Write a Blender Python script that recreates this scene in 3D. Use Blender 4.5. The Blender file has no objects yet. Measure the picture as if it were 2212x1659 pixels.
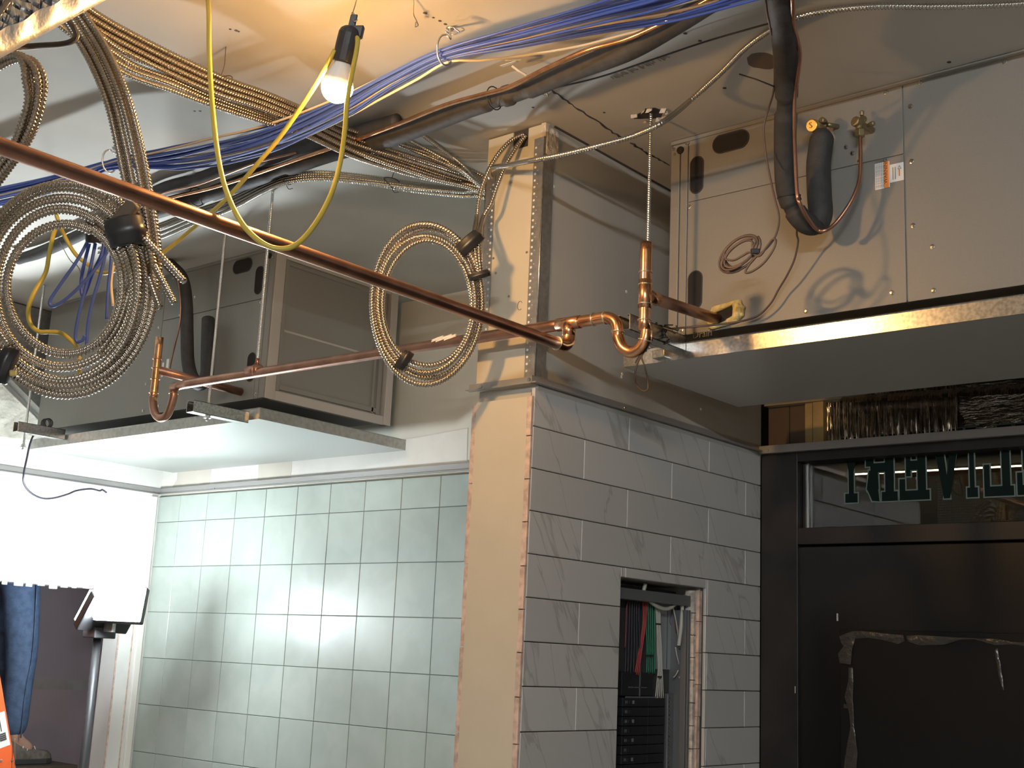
import bpy, math, random
import numpy as np
from mathutils import Vector, Matrix

# ------------------------------------------------------------------ camera, light, exposure
W, H = 2212, 1659
FPX = 2736.2
YAW, PITCH, ROLL = -0.705903, 0.21284, 0.0461
EYE = Vector((0.0, 0.0, 1.6))
_cy, _sy, _cp, _sp, _cr, _sr = (math.cos(YAW), math.sin(YAW), math.cos(PITCH), math.sin(PITCH), math.cos(ROLL), math.sin(ROLL))
FWD = Vector((_sy * _cp, _cy * _cp, _sp))
_r0 = Vector((_cy, -_sy, 0.0))
_u0 = _r0.cross(FWD)
RIGHT = _cr * _r0 + _sr * _u0
UP = -_sr * _r0 + _cr * _u0
sc = bpy.context.scene
COL = sc.collection
cd = bpy.data.cameras.new('camera')
cam = bpy.data.objects.new('camera', cd)
COL.objects.link(cam)
cd.sensor_width = 36.0
cd.lens = 36.0 * FPX / W
cd.clip_start = 0.05
cd.clip_end = 60
mw = Matrix.Identity(4)
for i, v in enumerate((RIGHT, UP, -FWD)):
    for k in range(3):
        mw[k][i] = v[k]
mw.translation = EYE
cam.matrix_world = mw
sc.camera = cam
wd = bpy.data.worlds.new('world')
sc.world = wd
wd.use_nodes = True
wd.node_tree.nodes['Background'].inputs[0].default_value = (0.5, 0.5, 0.5, 1)
wd.node_tree.nodes['Background'].inputs[1].default_value = 0.02
sc.view_settings.view_transform = 'Standard'
sc.view_settings.look = 'None'
sc.view_settings.exposure = 0.0
sc.view_settings.gamma = 1.0
sc.view_settings.use_curve_mapping = False
BULB_POS = Vector((-1.84, 1.57, 2.715))
BULB_STRENGTH = 830.0
BULB_COLOR = (1.0, 0.54, 0.18)
LED_STRENGTH = 95.0
LED_COLOR = (0.86, 0.95, 1.0)
LED2_STRENGTH = 740.0
FILL_COLOR = (0.95, 0.98, 1.0)
FILL_STRENGTH = 740.0

rnd = random.Random(7)


def ray(x, y):
    return RIGHT * ((x - W / 2) / FPX) - UP * ((y - H / 2) / FPX) + FWD


def D(x, y, d):
    return EYE + ray(x, y) * d


def PX(x, y, X):
    r = ray(x, y)
    return EYE + r * (X / r.x)


def PY(x, y, Y):
    r = ray(x, y)
    return EYE + r * (Y / r.y)


def PZ(x, y, Z):
    r = ray(x, y)
    return EYE + r * ((Z - 1.6) / r.z)


# ------------------------------------------------------------------ materials
def mat(name, color, rough=0.6, metal=0.0, noise=0.0, nscale=8.0, bump=0.0, bscale=60.0, spec=0.5, color2=None, coat=0.0):
    m = bpy.data.materials.new(name)
    m.use_nodes = True
    nt = m.node_tree
    b = nt.nodes['Principled BSDF']
    b.inputs['Base Color'].default_value = (*color, 1)
    b.inputs['Roughness'].default_value = rough
    b.inputs['Metallic'].default_value = metal
    b.inputs['Specular IOR Level'].default_value = spec
    b.inputs['Coat Weight'].default_value = coat
    tc = nt.nodes.new('ShaderNodeTexCoord')
    if noise > 0 or color2:
        n = nt.nodes.new('ShaderNodeTexNoise')
        n.inputs['Scale'].default_value = nscale
        n.inputs['Detail'].default_value = 6
        nt.links.new(tc.outputs['Object'], n.inputs['Vector'])
        cr = nt.nodes.new('ShaderNodeValToRGB')
        c2 = color2 if color2 else tuple(c * (1 - noise) for c in color)
        cr.color_ramp.elements[0].position = 0.35
        cr.color_ramp.elements[0].color = (*c2, 1)
        cr.color_ramp.elements[1].position = 0.62
        cr.color_ramp.elements[1].color = (*color, 1)
        nt.links.new(n.outputs['Fac'], cr.inputs['Fac'])
        nt.links.new(cr.outputs['Color'], b.inputs['Base Color'])
    if bump > 0:
        n2 = nt.nodes.new('ShaderNodeTexNoise')
        n2.inputs['Scale'].default_value = bscale
        n2.inputs['Detail'].default_value = 4
        nt.links.new(tc.outputs['Object'], n2.inputs['Vector'])
        bp = nt.nodes.new('ShaderNodeBump')
        bp.inputs['Strength'].default_value = bump
        bp.inputs['Distance'].default_value = 0.01
        nt.links.new(n2.outputs['Fac'], bp.inputs['Height'])
        nt.links.new(bp.outputs['Normal'], b.inputs['Normal'])
    return m


def emit(name, color, strength):
    m = bpy.data.materials.new(name)
    m.use_nodes = True
    nt = m.node_tree
    nt.nodes.remove(nt.nodes['Principled BSDF'])
    e = nt.nodes.new('ShaderNodeEmission')
    e.inputs[0].default_value = (*color, 1)
    e.inputs[1].default_value = strength
    nt.links.new(e.outputs[0], nt.nodes['Material Output'].inputs[0])
    return m


def tile_mat(name, base, vein, rough, veins=True):
    """Glazed tile: the tint varies from tile to tile (colour attribute), with diagonal stone veins."""
    m = mat(name, base, rough)
    nt = m.node_tree
    b = nt.nodes['Principled BSDF']
    at = nt.nodes.new('ShaderNodeAttribute')
    at.attribute_name = 'tint'
    tc = nt.nodes.new('ShaderNodeTexCoord')
    add = nt.nodes.new('ShaderNodeVectorMath')
    add.operation = 'MULTIPLY_ADD'
    nt.links.new(at.outputs['Color'], add.inputs[0])
    add.inputs[1].default_value = (9, 9, 9)
    nt.links.new(tc.outputs['Object'], add.inputs[2])
    mp = nt.nodes.new('ShaderNodeMapping')
    mp.vector_type = 'TEXTURE'
    mp.inputs['Rotation'].default_value = (math.radians(28), 0, 0) if veins else (0, 0, 0)
    nt.links.new(add.outputs[0], mp.inputs['Vector'])
    n = nt.nodes.new('ShaderNodeTexNoise')
    if veins:
        mp.inputs['Scale'].default_value = (1.0, 0.55, 3.2)
        n.inputs['Scale'].default_value = 2.6
    else:
        n.inputs['Scale'].default_value = 9.0
    n.inputs['Detail'].default_value = 5
    n.inputs['Distortion'].default_value = 0.6
    nt.links.new(mp.outputs[0], n.inputs['Vector'])
    cr = nt.nodes.new('ShaderNodeValToRGB')
    e = cr.color_ramp.elements
    if veins:
        e[0].position = 0.488
        e[0].color = (*base, 1)
        e[1].position = 0.506
        e[1].color = (*base, 1)
        k = e.new(0.497)
        k.color = (*vein, 1)
    else:
        e[0].position = 0.35
        e[0].color = (*vein, 1)
        e[1].position = 0.65
        e[1].color = (*base, 1)
    nt.links.new(n.outputs['Fac'], cr.inputs['Fac'])
    hsv = nt.nodes.new('ShaderNodeHueSaturation')
    mr = nt.nodes.new('ShaderNodeMapRange')
    mr.inputs['To Min'].default_value = 0.93
    mr.inputs['To Max'].default_value = 1.05
    nt.links.new(at.outputs['Fac'], mr.inputs['Value'])
    nt.links.new(mr.outputs[0], hsv.inputs['Value'])
    nt.links.new(cr.outputs['Color'], hsv.inputs['Color'])
    nt.links.new(hsv.outputs[0], b.inputs['Base Color'])
    return m


def foil_mat(name, scale, strength, rough=0.18, stretch=(1, 1, 1), kind='VORONOI', base=(0.85, 0.86, 0.88)):
    m = mat(name, base, rough, 1.0)
    nt = m.node_tree
    b = nt.nodes['Principled BSDF']
    tc = nt.nodes.new('ShaderNodeTexCoord')
    mp = nt.nodes.new('ShaderNodeMapping')
    mp.inputs['Scale'].default_value = stretch
    nt.links.new(tc.outputs['Object'], mp.inputs['Vector'])
    if kind == 'VORONOI':
        n = nt.nodes.new('ShaderNodeTexVoronoi')
        n.inputs['Randomness'].default_value = 0.25
        out = n.outputs['Distance']
    else:
        n = nt.nodes.new('ShaderNodeTexNoise')
        n.inputs['Detail'].default_value = 3
        out = n.outputs['Fac']
    n.inputs['Scale'].default_value = scale
    nt.links.new(mp.outputs[0], n.inputs['Vector'])
    bp = nt.nodes.new('ShaderNodeBump')
    bp.inputs['Strength'].default_value = strength
    bp.inputs['Distance'].default_value = 0.012
    bp.invert = kind == 'VORONOI'
    nt.links.new(out, bp.inputs['Height'])
    nt.links.new(bp.outputs['Normal'], b.inputs['Normal'])
    return m


M = {
    'ceiling': mat('painted_drywall_ceiling', (0.54, 0.52, 0.47), 0.85, noise=0.12, nscale=2.2, bump=0.08, bscale=25),
    'greywall': mat('grey_drywall', (0.43, 0.41, 0.365), 0.8, noise=0.1, nscale=3),
    'greenboard': mat('green_board', (0.72, 0.70, 0.61), 0.8, noise=0.1, nscale=3),
    'mud': mat('joint_compound', (0.76, 0.74, 0.68), 0.85, noise=0.06, nscale=9, bump=0.1, bscale=30),
    'board': mat('paper_faced_board', (0.62, 0.58, 0.50), 0.85, noise=0.1, nscale=5),
    'leftwall': mat('mudded_white_wall', (0.72, 0.71, 0.67), 0.85, noise=0.12, nscale=4, bump=0.1, bscale=20),
    'plaster': mat('rough_plaster', (0.60, 0.58, 0.50), 0.95, noise=0.3, nscale=14, bump=0.9, bscale=35),
    'cream': mat('cream_board', (0.55, 0.50, 0.39), 0.8, noise=0.05, nscale=6, bump=0.05, bscale=40),
    'cream_torn': mat('torn_gypsum_edge', (0.66, 0.6, 0.52), 0.95, noise=0.4, nscale=40, bump=0.8, bscale=60),
    'tile_edge': mat('cut_tile_edge', (0.66, 0.5, 0.42), 0.8, noise=0.35, nscale=45),
    'grout_dark': mat('dark_joint', (0.07, 0.07, 0.065), 0.9),
    'grout_teal': mat('grey_green_joint', (0.15, 0.17, 0.15), 0.9),
    'tile_grey': tile_mat('grey_marble_tile', (0.50, 0.50, 0.485), (0.36, 0.35, 0.335), 0.42),
    'tile_teal': tile_mat('pale_green_tile', (0.39, 0.44, 0.40), (0.345, 0.395, 0.355), 0.33, False),
    'trim': mat('grey_metal_angle', (0.42, 0.41, 0.40), 0.45, 0.6),
    'galv': mat('galvanised_steel', (0.66, 0.65, 0.62), 0.27, 1.0, noise=0.35, nscale=120),
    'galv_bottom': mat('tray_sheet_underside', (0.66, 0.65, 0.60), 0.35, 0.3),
    'galv_lamp_offset': mat('tray_sheet_lamp_offset', (0.34, 0.35, 0.33), 0.33, 0.5),  # same sheet steel, darkened for the left tray to offset the work light
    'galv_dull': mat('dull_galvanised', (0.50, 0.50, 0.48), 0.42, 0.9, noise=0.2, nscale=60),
    'unit': mat('unit_sheet_metal', (0.26, 0.25, 0.23), 0.5, 0.2, noise=0.05, nscale=300),
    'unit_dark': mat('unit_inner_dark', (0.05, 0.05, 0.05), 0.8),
    'knock': mat('dark_hole_and_plug', (0.030, 0.026, 0.024), 0.8, spec=0.2),
    'filter': mat('pleated_filter_media', (0.80, 0.80, 0.70), 0.9, noise=0.2, nscale=20, bump=0.2, bscale=200),
    'filter_frame': mat('filter_rail', (0.46, 0.43, 0.40), 0.5, 0.1),
    'copper': mat('copper_tube', (0.52, 0.29, 0.20), 0.36, 1.0, color2=(0.36, 0.19, 0.13), nscale=14),
    'copper_bright': mat('bright_copper', (0.80, 0.44, 0.24), 0.24, 1.0, color2=(0.55, 0.28, 0.14), nscale=30),
    'solder': mat('solder_ring', (0.85, 0.78, 0.62), 0.3, 1.0),
    'cable': mat('armored_cable_steel', (0.52, 0.46, 0.38), 0.24, 1.0),
    'cable2': mat('armored_cable_aluminium', (0.60, 0.57, 0.51), 0.24, 1.0),
    'blue': mat('blue_cable_jacket', (0.06, 0.11, 0.42), 0.42),
    'black_wire_': mat('dark_wire_jacket', (0.035, 0.03, 0.045), 0.45),
    'darkblue': mat('navy_cable_jacket', (0.045, 0.06, 0.18), 0.42),
    'beige': mat('beige_cable_jacket', (0.66, 0.57, 0.42), 0.45),
    'yellow': mat('yellow_cord_jacket', (0.50, 0.39, 0.06), 0.40),
    'foam': mat('black_foam_insulation', (0.045, 0.043, 0.042), 0.7, noise=0.25, nscale=40, bump=0.15, bscale=80),
    'tape': mat('black_vinyl_tape', (0.02, 0.02, 0.022), 0.38),
    'zip': mat('black_nylon_tie', (0.02, 0.02, 0.02), 0.4),
    'wire_brown': mat('brown_control_wire', (0.11, 0.072, 0.058), 0.45),
    'wire_steel': mat('tie_wire', (0.40, 0.33, 0.26), 0.4, 0.9),
    'brass': mat('brass', (0.80, 0.60, 0.24), 0.3, 1.0),
    'brass_dull': mat('aged_brass', (0.36, 0.29, 0.16), 0.45, 0.9),
    'rod': mat('zinc_threaded_rod', (0.70, 0.70, 0.70), 0.3, 1.0),
    'sprayfoam': mat('yellow_spray_foam', (0.78, 0.62, 0.26), 0.75, noise=0.35, nscale=60, bump=0.5, bscale=60),
    'white_paper': mat('white_sticker', (0.78, 0.77, 0.74), 0.5),
    'orange_paper': mat('orange_sticker', (0.75, 0.25, 0.05), 0.5),
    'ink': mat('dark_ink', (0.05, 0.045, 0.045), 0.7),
    'ink_faint': mat('pencil_marks', (0.17, 0.14, 0.11), 0.8),
    'print_faint': mat('worn_board_print', (0.30, 0.27, 0.23), 0.85),
    'black_frame': mat('black_anodised_frame', (0.018, 0.016, 0.016), 0.42, 0.0, noise=0.4, nscale=9, spec=0.35),
    'black_door': mat('black_gloss_panel', (0.006, 0.005, 0.005), 0.3, 0.0, noise=0.4, nscale=2, spec=0.4),
    'black_film': mat('black_plastic_sheet', (0.005, 0.005, 0.005), 0.5, spec=0.2),
    'brown_board': mat('brown_painted_board', (0.14, 0.105, 0.08), 0.7),
    'wood_yellow': mat('yellow_pine', (0.62, 0.47, 0.22), 0.65, noise=0.25, nscale=12),
    'beige_board': mat('beige_board', (0.40, 0.34, 0.24), 0.8),
    'foil_fold': foil_mat('folded_foil', 26, 0.9, 0.16, (2.6, 1, 0.25), 'NOISE', (0.55, 0.50, 0.44)),
    'foil_crinkle': foil_mat('crinkled_foil', 34, 0.9, 0.16, (0.8, 1, 3.2), 'NOISE', (0.38, 0.35, 0.31)),
    'foil_bubble': foil_mat('foil_bubble_wrap', 55, 1.0, 0.16),
    'foil_tape': mat('smooth_foil_tape', (0.85, 0.86, 0.88), 0.38, 0.85, bump=0.35, bscale=30),
    'letter': mat('dark_green_vinyl', (0.003, 0.010, 0.007), 0.7, spec=0.15),
    'letter_edge': mat('pale_green_vinyl', (0.13, 0.17, 0.145), 0.6),
    'black_plastic': mat('black_plastic', (0.03, 0.03, 0.032), 0.45),
    'panel_steel': mat('grey_panel_steel', (0.17, 0.175, 0.18), 0.5, 0.4),
    'panel_back': mat('panel_interior_plate', (0.38, 0.41, 0.42), 0.45, 0.4),
    'breaker': mat('breaker_plastic', (0.018, 0.019, 0.022), 0.4),
    'breaker_mark': mat('breaker_white_mark', (0.22, 0.22, 0.22), 0.6),
    'w_red': mat('red_wire', (0.30, 0.03, 0.03), 0.45),
    'w_green': mat('green_wire', (0.02, 0.16, 0.09), 0.45),
    'w_white': mat('white_wire', (0.48, 0.46, 0.40), 0.45),
    'w_black': mat('black_wire', (0.02, 0.02, 0.03), 0.45),
    'w_maroon': mat('maroon_wire', (0.14, 0.02, 0.03), 0.45),
    'concrete': mat('concrete_floor', (0.42, 0.40, 0.38), 0.8, noise=0.3, nscale=3),
    'backwall': mat('unfinished_grey_wall', (0.30, 0.28, 0.25), 0.85, noise=0.15, nscale=2),
    'street_dark': mat('dark_street_wall', (0.06, 0.055, 0.05), 0.9),
    'maroon_wall': mat('mauve_painted_wall', (0.60, 0.50, 0.53), 0.8, noise=0.12, nscale=3),
    'mesh_tape': mat('pale_joint_band', (0.55, 0.53, 0.48), 0.85, noise=0.15, nscale=15),
    'denim': mat('blue_denim', (0.10, 0.16, 0.28), 0.85, noise=0.3, nscale=30, bump=0.3, bscale=120),
    'shirt': mat('dark_work_shirt', (0.06, 0.07, 0.09), 0.85),
    'skin': mat('skin', (0.55, 0.34, 0.25), 0.55),
    'hair': mat('dark_hair', (0.03, 0.02, 0.015), 0.6),
    'shoe': mat('dusty_suede_shoe', (0.20, 0.18, 0.15), 0.85, noise=0.4, nscale=40),
    'sole': mat('dark_rubber_sole', (0.05, 0.05, 0.05), 0.7),
    'orange': mat('orange_fibreglass', (0.80, 0.13, 0.03), 0.45),
    'aluminium': mat('aluminium', (0.6, 0.6, 0.6), 0.35, 1.0),
    'plywood': mat('plywood', (0.10, 0.075, 0.05), 0.8, noise=0.2, nscale=10),
    'clear_tape': mat('cloudy_tape', (0.04, 0.035, 0.03), 0.16, 0.0, bump=0.6, bscale=40),
    'bulb': emit('glowing_bulb', BULB_COLOR, BULB_STRENGTH),
    'led2': emit('glowing_front_lens', LED_COLOR, LED2_STRENGTH),
    'led': emit('glowing_led_lens', LED_COLOR, LED_STRENGTH),
    'tube_lamp': emit('lit_tube', (1.0, 0.78, 0.42), 9.0),
}
gm = bpy.data.materials.new('clear_glass')
gm.use_nodes = True
gb = gm.node_tree.nodes['Principled BSDF']
gb.inputs['Base Color'].default_value = (0.9, 0.92, 0.9, 1)
gb.inputs['Transmission Weight'].default_value = 1.0
gb.inputs['Roughness'].default_value = 0.0
gb.inputs['IOR'].default_value = 1.45
M['glass'] = gm


# ------------------------------------------------------------------ mesh collector
class MB:
    def __init__(self):
        self.v, self.f, self.tint = [], [], None

    def add(self, vs, fs):
        o = len(self.v)
        self.v.extend([tuple(p) for p in vs])
        self.f.extend([tuple(i + o for i in f) for f in fs])
        return self

    def box(self, lo, hi):
        x0, y0, z0 = (min(lo[i], hi[i]) for i in range(3))
        x1, y1, z1 = (max(lo[i], hi[i]) for i in range(3))
        return self.add([(x0, y0, z0), (x1, y0, z0), (x1, y1, z0), (x0, y1, z0), (x0, y0, z1), (x1, y0, z1), (x1, y1, z1), (x0, y1, z1)],
                        [(0, 3, 2, 1), (4, 5, 6, 7), (0, 1, 5, 4), (1, 2, 6, 5), (2, 3, 7, 6), (3, 0, 4, 7)])

    def obox(self, c, ax, ay, az):
        """box round centre c with half-axis vectors"""
        c, ax, ay, az = Vector(c), Vector(ax), Vector(ay), Vector(az)
        vs = [c + sx * ax + sy * ay + sz * az for sz in (-1, 1) for sx, sy in ((-1, -1), (1, -1), (1, 1), (-1, 1))]
        return self.add(vs, [(0, 3, 2, 1), (4, 5, 6, 7), (0, 1, 5, 4), (1, 2, 6, 5), (2, 3, 7, 6), (3, 0, 4, 7)])

    def prism(self, pts, d):
        """polygon of 3d points pushed along d"""
        n = len(pts)
        d = Vector(d)
        vs = [Vector(p) for p in pts] + [Vector(p) + d for p in pts]
        fs = [tuple(range(n))[::-1], tuple(range(n, 2 * n))] + [(i, (i + 1) % n, n + (i + 1) % n, n + i) for i in range(n)]
        return self.add(vs, fs)

    def tube(self, pts, r, sides=8, cap=True, closed=False, corr=None):
        """tube along points; r a number or a list; corr=(pitch, amplitude): helical corrugation"""
        P = np.array([tuple(p) for p in pts], float)
        if corr:
            seg = np.linalg.norm(np.diff(P, axis=0), axis=1)
            s = np.concatenate([[0], np.cumsum(seg)])
            n = max(2, int(s[-1] / (corr[0] / 5.0)))
            q = np.linspace(0, s[-1], n)
            P = np.stack([np.interp(q, s, P[:, i]) for i in range(3)], 1)
            S = q
        n = len(P)
        rr = np.full(n, r, float) if np.isscalar(r) else np.interp(np.linspace(0, 1, n), np.linspace(0, 1, len(r)), r)
        T = np.gradient(P, axis=0)
        if closed:
            T[0] = P[1] - P[-1]
            T[-1] = P[0] - P[-2]
        T /= np.maximum(np.linalg.norm(T, axis=1), 1e-9)[:, None]
        a = np.array([0, 0, 1.0]) if abs(T[0][2]) < 0.9 else np.array([1.0, 0, 0])
        N = np.cross(T[0], a)
        N /= np.linalg.norm(N)
        th = np.linspace(0, 2 * math.pi, sides, endpoint=False)
        V = np.zeros((n, sides, 3))
        for i in range(n):
            N = N - T[i] * np.dot(N, T[i])
            N /= np.linalg.norm(N)
            B = np.cross(T[i], N)
            ra = rr[i]
            if corr:
                ra = ra + corr[1] * np.sin(2 * math.pi * S[i] / corr[0] + th)
            V[i] = P[i] + (np.cos(th) * ra)[:, None] * N + (np.sin(th) * ra)[:, None] * B
        fs = []
        for i in range(n if closed else n - 1):
            j = (i + 1) % n
            for k in range(sides):
                l = (k + 1) % sides
                fs.append((i * sides + k, i * sides + l, j * sides + l, j * sides + k))
        if cap and not closed:
            fs.append(tuple(range(sides))[::-1])
            fs.append(tuple((n - 1) * sides + k for k in range(sides)))
        return self.add(V.reshape(-1, 3).tolist(), fs)

    def lathe(self, p, axis, prof, sides=20):
        """profile [(along, radius)] round axis from p"""
        p, axis = Vector(p), Vector(axis).normalized()
        a = axis.orthogonal().normalized()
        b = axis.cross(a)
        vs = []
        for h, r in prof:
            for k in range(sides):
                t = 2 * math.pi * k / sides
                vs.append(p + axis * h + (a * math.cos(t) + b * math.sin(t)) * max(r, 1e-5))
        fs = []
        for i in range(len(prof) - 1):
            for k in range(sides):
                l = (k + 1) % sides
                fs.append((i * sides + k, i * sides + l, (i + 1) * sides + l, (i + 1) * sides + k))
        fs.append(tuple(range(sides))[::-1])
        fs.append(tuple((len(prof) - 1) * sides + k for k in range(sides)))
        return self.add(vs, fs)

    def build(self, name, m, parent=None, smooth=False, bevel=0.0, origin=None, mods=None):
        V = np.array(self.v, float)
        if parent is not None:
            org = root_loc(parent)
        elif origin is not None:
            org = np.array(origin, float)
        else:
            lo, hi = V.min(0), V.max(0)
            org = np.array([(lo[0] + hi[0]) / 2, (lo[1] + hi[1]) / 2, lo[2]])
        me = bpy.data.meshes.new(name)
        me.from_pydata((V - org).tolist(), [], self.f)
        me.materials.append(M[m] if isinstance(m, str) else m)
        if smooth:
            me.polygons.foreach_set('use_smooth', [True] * len(me.polygons))
        if self.tint:
            at = me.color_attributes.new('tint', 'FLOAT_COLOR', 'POINT')
            at.data.foreach_set('color', [c for t in self.tint for c in (t, t, t, 1)])
        me.update()
        o = bpy.data.objects.new(name, me)
        COL.objects.link(o)
        if parent is not None:
            o.parent = parent
        else:
            o.location = org.tolist()
        if bevel > 0:
            b = o.modifiers.new('bevel', 'BEVEL')
            b.width = bevel
            b.segments = 2
            b.limit_method = 'ANGLE'
        return o


def root_loc(o):
    l = np.zeros(3)
    while o is not None:
        l += np.array(o.location)
        o = o.parent
    return l


def thing(name, label, cat, loc, group=None):
    o = bpy.data.objects.new(name, None)
    COL.objects.link(o)
    o.empty_display_size = 0.05
    o.location = tuple(loc)
    o['label'] = label
    o['category'] = cat
    if group:
        o['group'] = group
    return o


def tag(o, label, cat, group=None, kind=None):
    o['label'] = label
    o['category'] = cat
    if group:
        o['group'] = group
    if kind:
        o['kind'] = kind
    return o


def struct(o, label=None, cat=None):
    o['kind'] = 'structure'
    if label:
        o['label'] = label
        o['category'] = cat
    return o


def spline(pts, n=12):
    """Catmull-Rom through 3d points, n samples a span"""
    P = [Vector(p) for p in pts]
    P = [P[0] * 2 - P[1]] + P + [P[-1] * 2 - P[-2]]
    out = []
    for i in range(1, len(P) - 2):
        for k in range(n):
            t = k / n
            a, b, c, d = P[i - 1], P[i], P[i + 1], P[i + 2]
            out.append(0.5 * ((2 * b) + (c - a) * t + (2 * a - 5 * b + 4 * c - d) * t * t + (3 * b - a - 3 * c + d) * t ** 3))
    out.append(P[-2])
    return out


def hexpack(n):
    pts = []
    for i in range(-6, 7):
        for j in range(-6, 7):
            pts.append((i + 0.5 * (j % 2), j * 0.8660254))
    pts.sort(key=lambda p: (p[0] - 0.23) ** 2 + (p[1] * 1.0 - 0.17) ** 2)
    return pts[:n]


def bundle_paths(pts, n, r, twist=0.6, spread=1.0, flat=1.0, seed=1, samples=10, wob=0.0, layout=None, ref=None, a0=None):
    """n parallel paths that follow a spline: rigid packing that turns slowly; spread may be a list along the way"""
    c = spline(pts, samples)
    N = len(c)
    sp = np.full(N, spread, float) if np.isscalar(spread) else np.interp(np.linspace(0, 1, N), np.linspace(0, 1, len(spread)), spread)
    hp = layout or hexpack(n)
    rr = random.Random(seed)
    ph = [rr.uniform(0, 6.28) for _ in range(n)]
    out = [[] for _ in range(n)]
    a0 = rr.uniform(0, 3) if a0 is None else a0
    for i, p in enumerate(c):
        t = (c[min(i + 1, N - 1)] - c[max(i - 1, 0)]).normalized()
        u = t.cross(ref if ref else Vector((0, 0, 1)))
        if u.length < 0.15:
            u = t.cross(Vector((0.6, 0.5, 0)))
        u.normalize()
        v = u.cross(t)
        an = a0 + twist * i / max(N - 1, 1)
        ca, sa = math.cos(an), math.sin(an)
        for k, (x, y) in enumerate(hp):
            s = 2.06 * r * sp[i]
            xx, yy = (x * ca - y * sa) * s, (x * sa + y * ca) * s
            w = wob * (sp[i] - 1.0) * r
            xx += w * math.sin(ph[k] + 5.0 * i / N)
            yy += w * math.cos(ph[k] * 1.7 + 4.0 * i / N)
            out[k].append(p + u * xx + v * yy * flat)
    return out


CR = 0.0068
CORR = (0.0072, 0.0014)


def armored(path, label, group, m='cable', r=CR, name='armored_cable'):
    b = MB().tube(path, r - CORR[1] * 0.5, 8, corr=CORR)
    return tag(b.build(name, m, smooth=True), label, 'cable', group)


def text_mesh(s, size, origin, right, up, m, parent, name, extrude=0.0006, kind=None):
    cu = bpy.data.curves.new('t', 'FONT')
    cu.body = s
    cu.size = size
    cu.extrude = extrude
    cu.resolution_u = 2
    ob = bpy.data.objects.new('t', cu)
    COL.objects.link(ob)
    dg = bpy.context.evaluated_depsgraph_get()
    me = bpy.data.meshes.new_from_object(ob.evaluated_get(dg))
    bpy.data.objects.remove(ob)
    right, up, origin = Vector(right).normalized(), Vector(up).normalized(), Vector(origin)
    nrm = right.cross(up)
    b = MB()
    b.add([origin + right * v.co.x + up * v.co.y + nrm * v.co.z for v in me.vertices], [tuple(p.vertices) for p in me.polygons])
    return b.build(name, m, parent)


# ------------------------------------------------------------------ room shell
ZC = 3.0
XL, YT, YD, XG = -5.15, 3.5, 3.6, -2.0       # left wall, teal wall, door wall, grey wall planes
struct(MB().box((-7.2, -3.6, -0.1), (2.6, 4.6, 0)).build('floor', 'concrete'))
ceil = struct(MB().box((-7.2, -3.6, ZC), (2.6, 4.6, ZC + 0.12)).build('ceiling', 'ceiling'))
struct(MB().box((-7.0, -3.6, 0), (2.4, -3.5, ZC)).build('wall_back', 'backwall'))
struct(MB().box((2.3, -3.5, 0), (2.4, 3.7, ZC)).build('wall_right', 'backwall'))

# seams, holes and stains of the ceiling (parts of the ceiling)
b = MB()
seam_px = [(1180, 188), (1205, 203), (1232, 222), (1250, 236), (1285, 258), (1318, 282), (1345, 298)]
seam_px2 = [(1362, 308), (1385, 322), (1405, 335), (1425, 345), (1446, 357)]
for run in (seam_px, seam_px2):
    pts = [PZ(x, y, ZC) for x, y in run]
    fine = []
    for p, q in zip(pts, pts[1:]):
        for k in range(4):
            f = p.lerp(q, k / 4)
            fine.append(f + Vector((rnd.uniform(-.003, .003), 0, 0)))
    fine.append(pts[-1])
    b.tube(fine, [rnd.uniform(0.0012, 0.0042) for _ in fine], 5)
b.build('seam', 'ink', ceil)
MB().tube([(XG + .002, 2.47, ZC - .001), (XG + .002, 3.28, ZC - .001)], .0035, 6).build('wall_gap', 'ink', ceil)
b = MB()
for x, y in ((497, 63), (510, 66), (515, 68), (420, 240), (432, 240), (918, 28), (936, 38), (950, 45), (962, 52), (1480, 72), (1512, 88), (1565, 190),
             (1305, 243), (1151, 232), (88, 255), (90, 387), (2050, 134), (1600, 388)):
    p = PZ(x, y, ZC)
    if p.x < 2:
        b.lathe(p + Vector((0, 0, -0.0012)), (0.1, 0.05, 1), [(0, 0.001), (0.0005, rnd.uniform(0.003, 0.0055)), (0.003, 0.004)], 7)
b.build('nail_hole', 'ink', ceil)
b = MB()
p = PZ(1648, 130, ZC)
ring = [p + Vector((math.cos(t) * 0.036 * rnd.uniform(.85, 1.1), math.sin(t) * 0.05 * rnd.uniform(.85, 1.1), -0.0008)) for t in np.linspace(0, 6.28, 18, endpoint=False)]
b.prism(ring, (0, 0, 0.002))
b.build('scorch_stain', 'brown_board', ceil)
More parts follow.
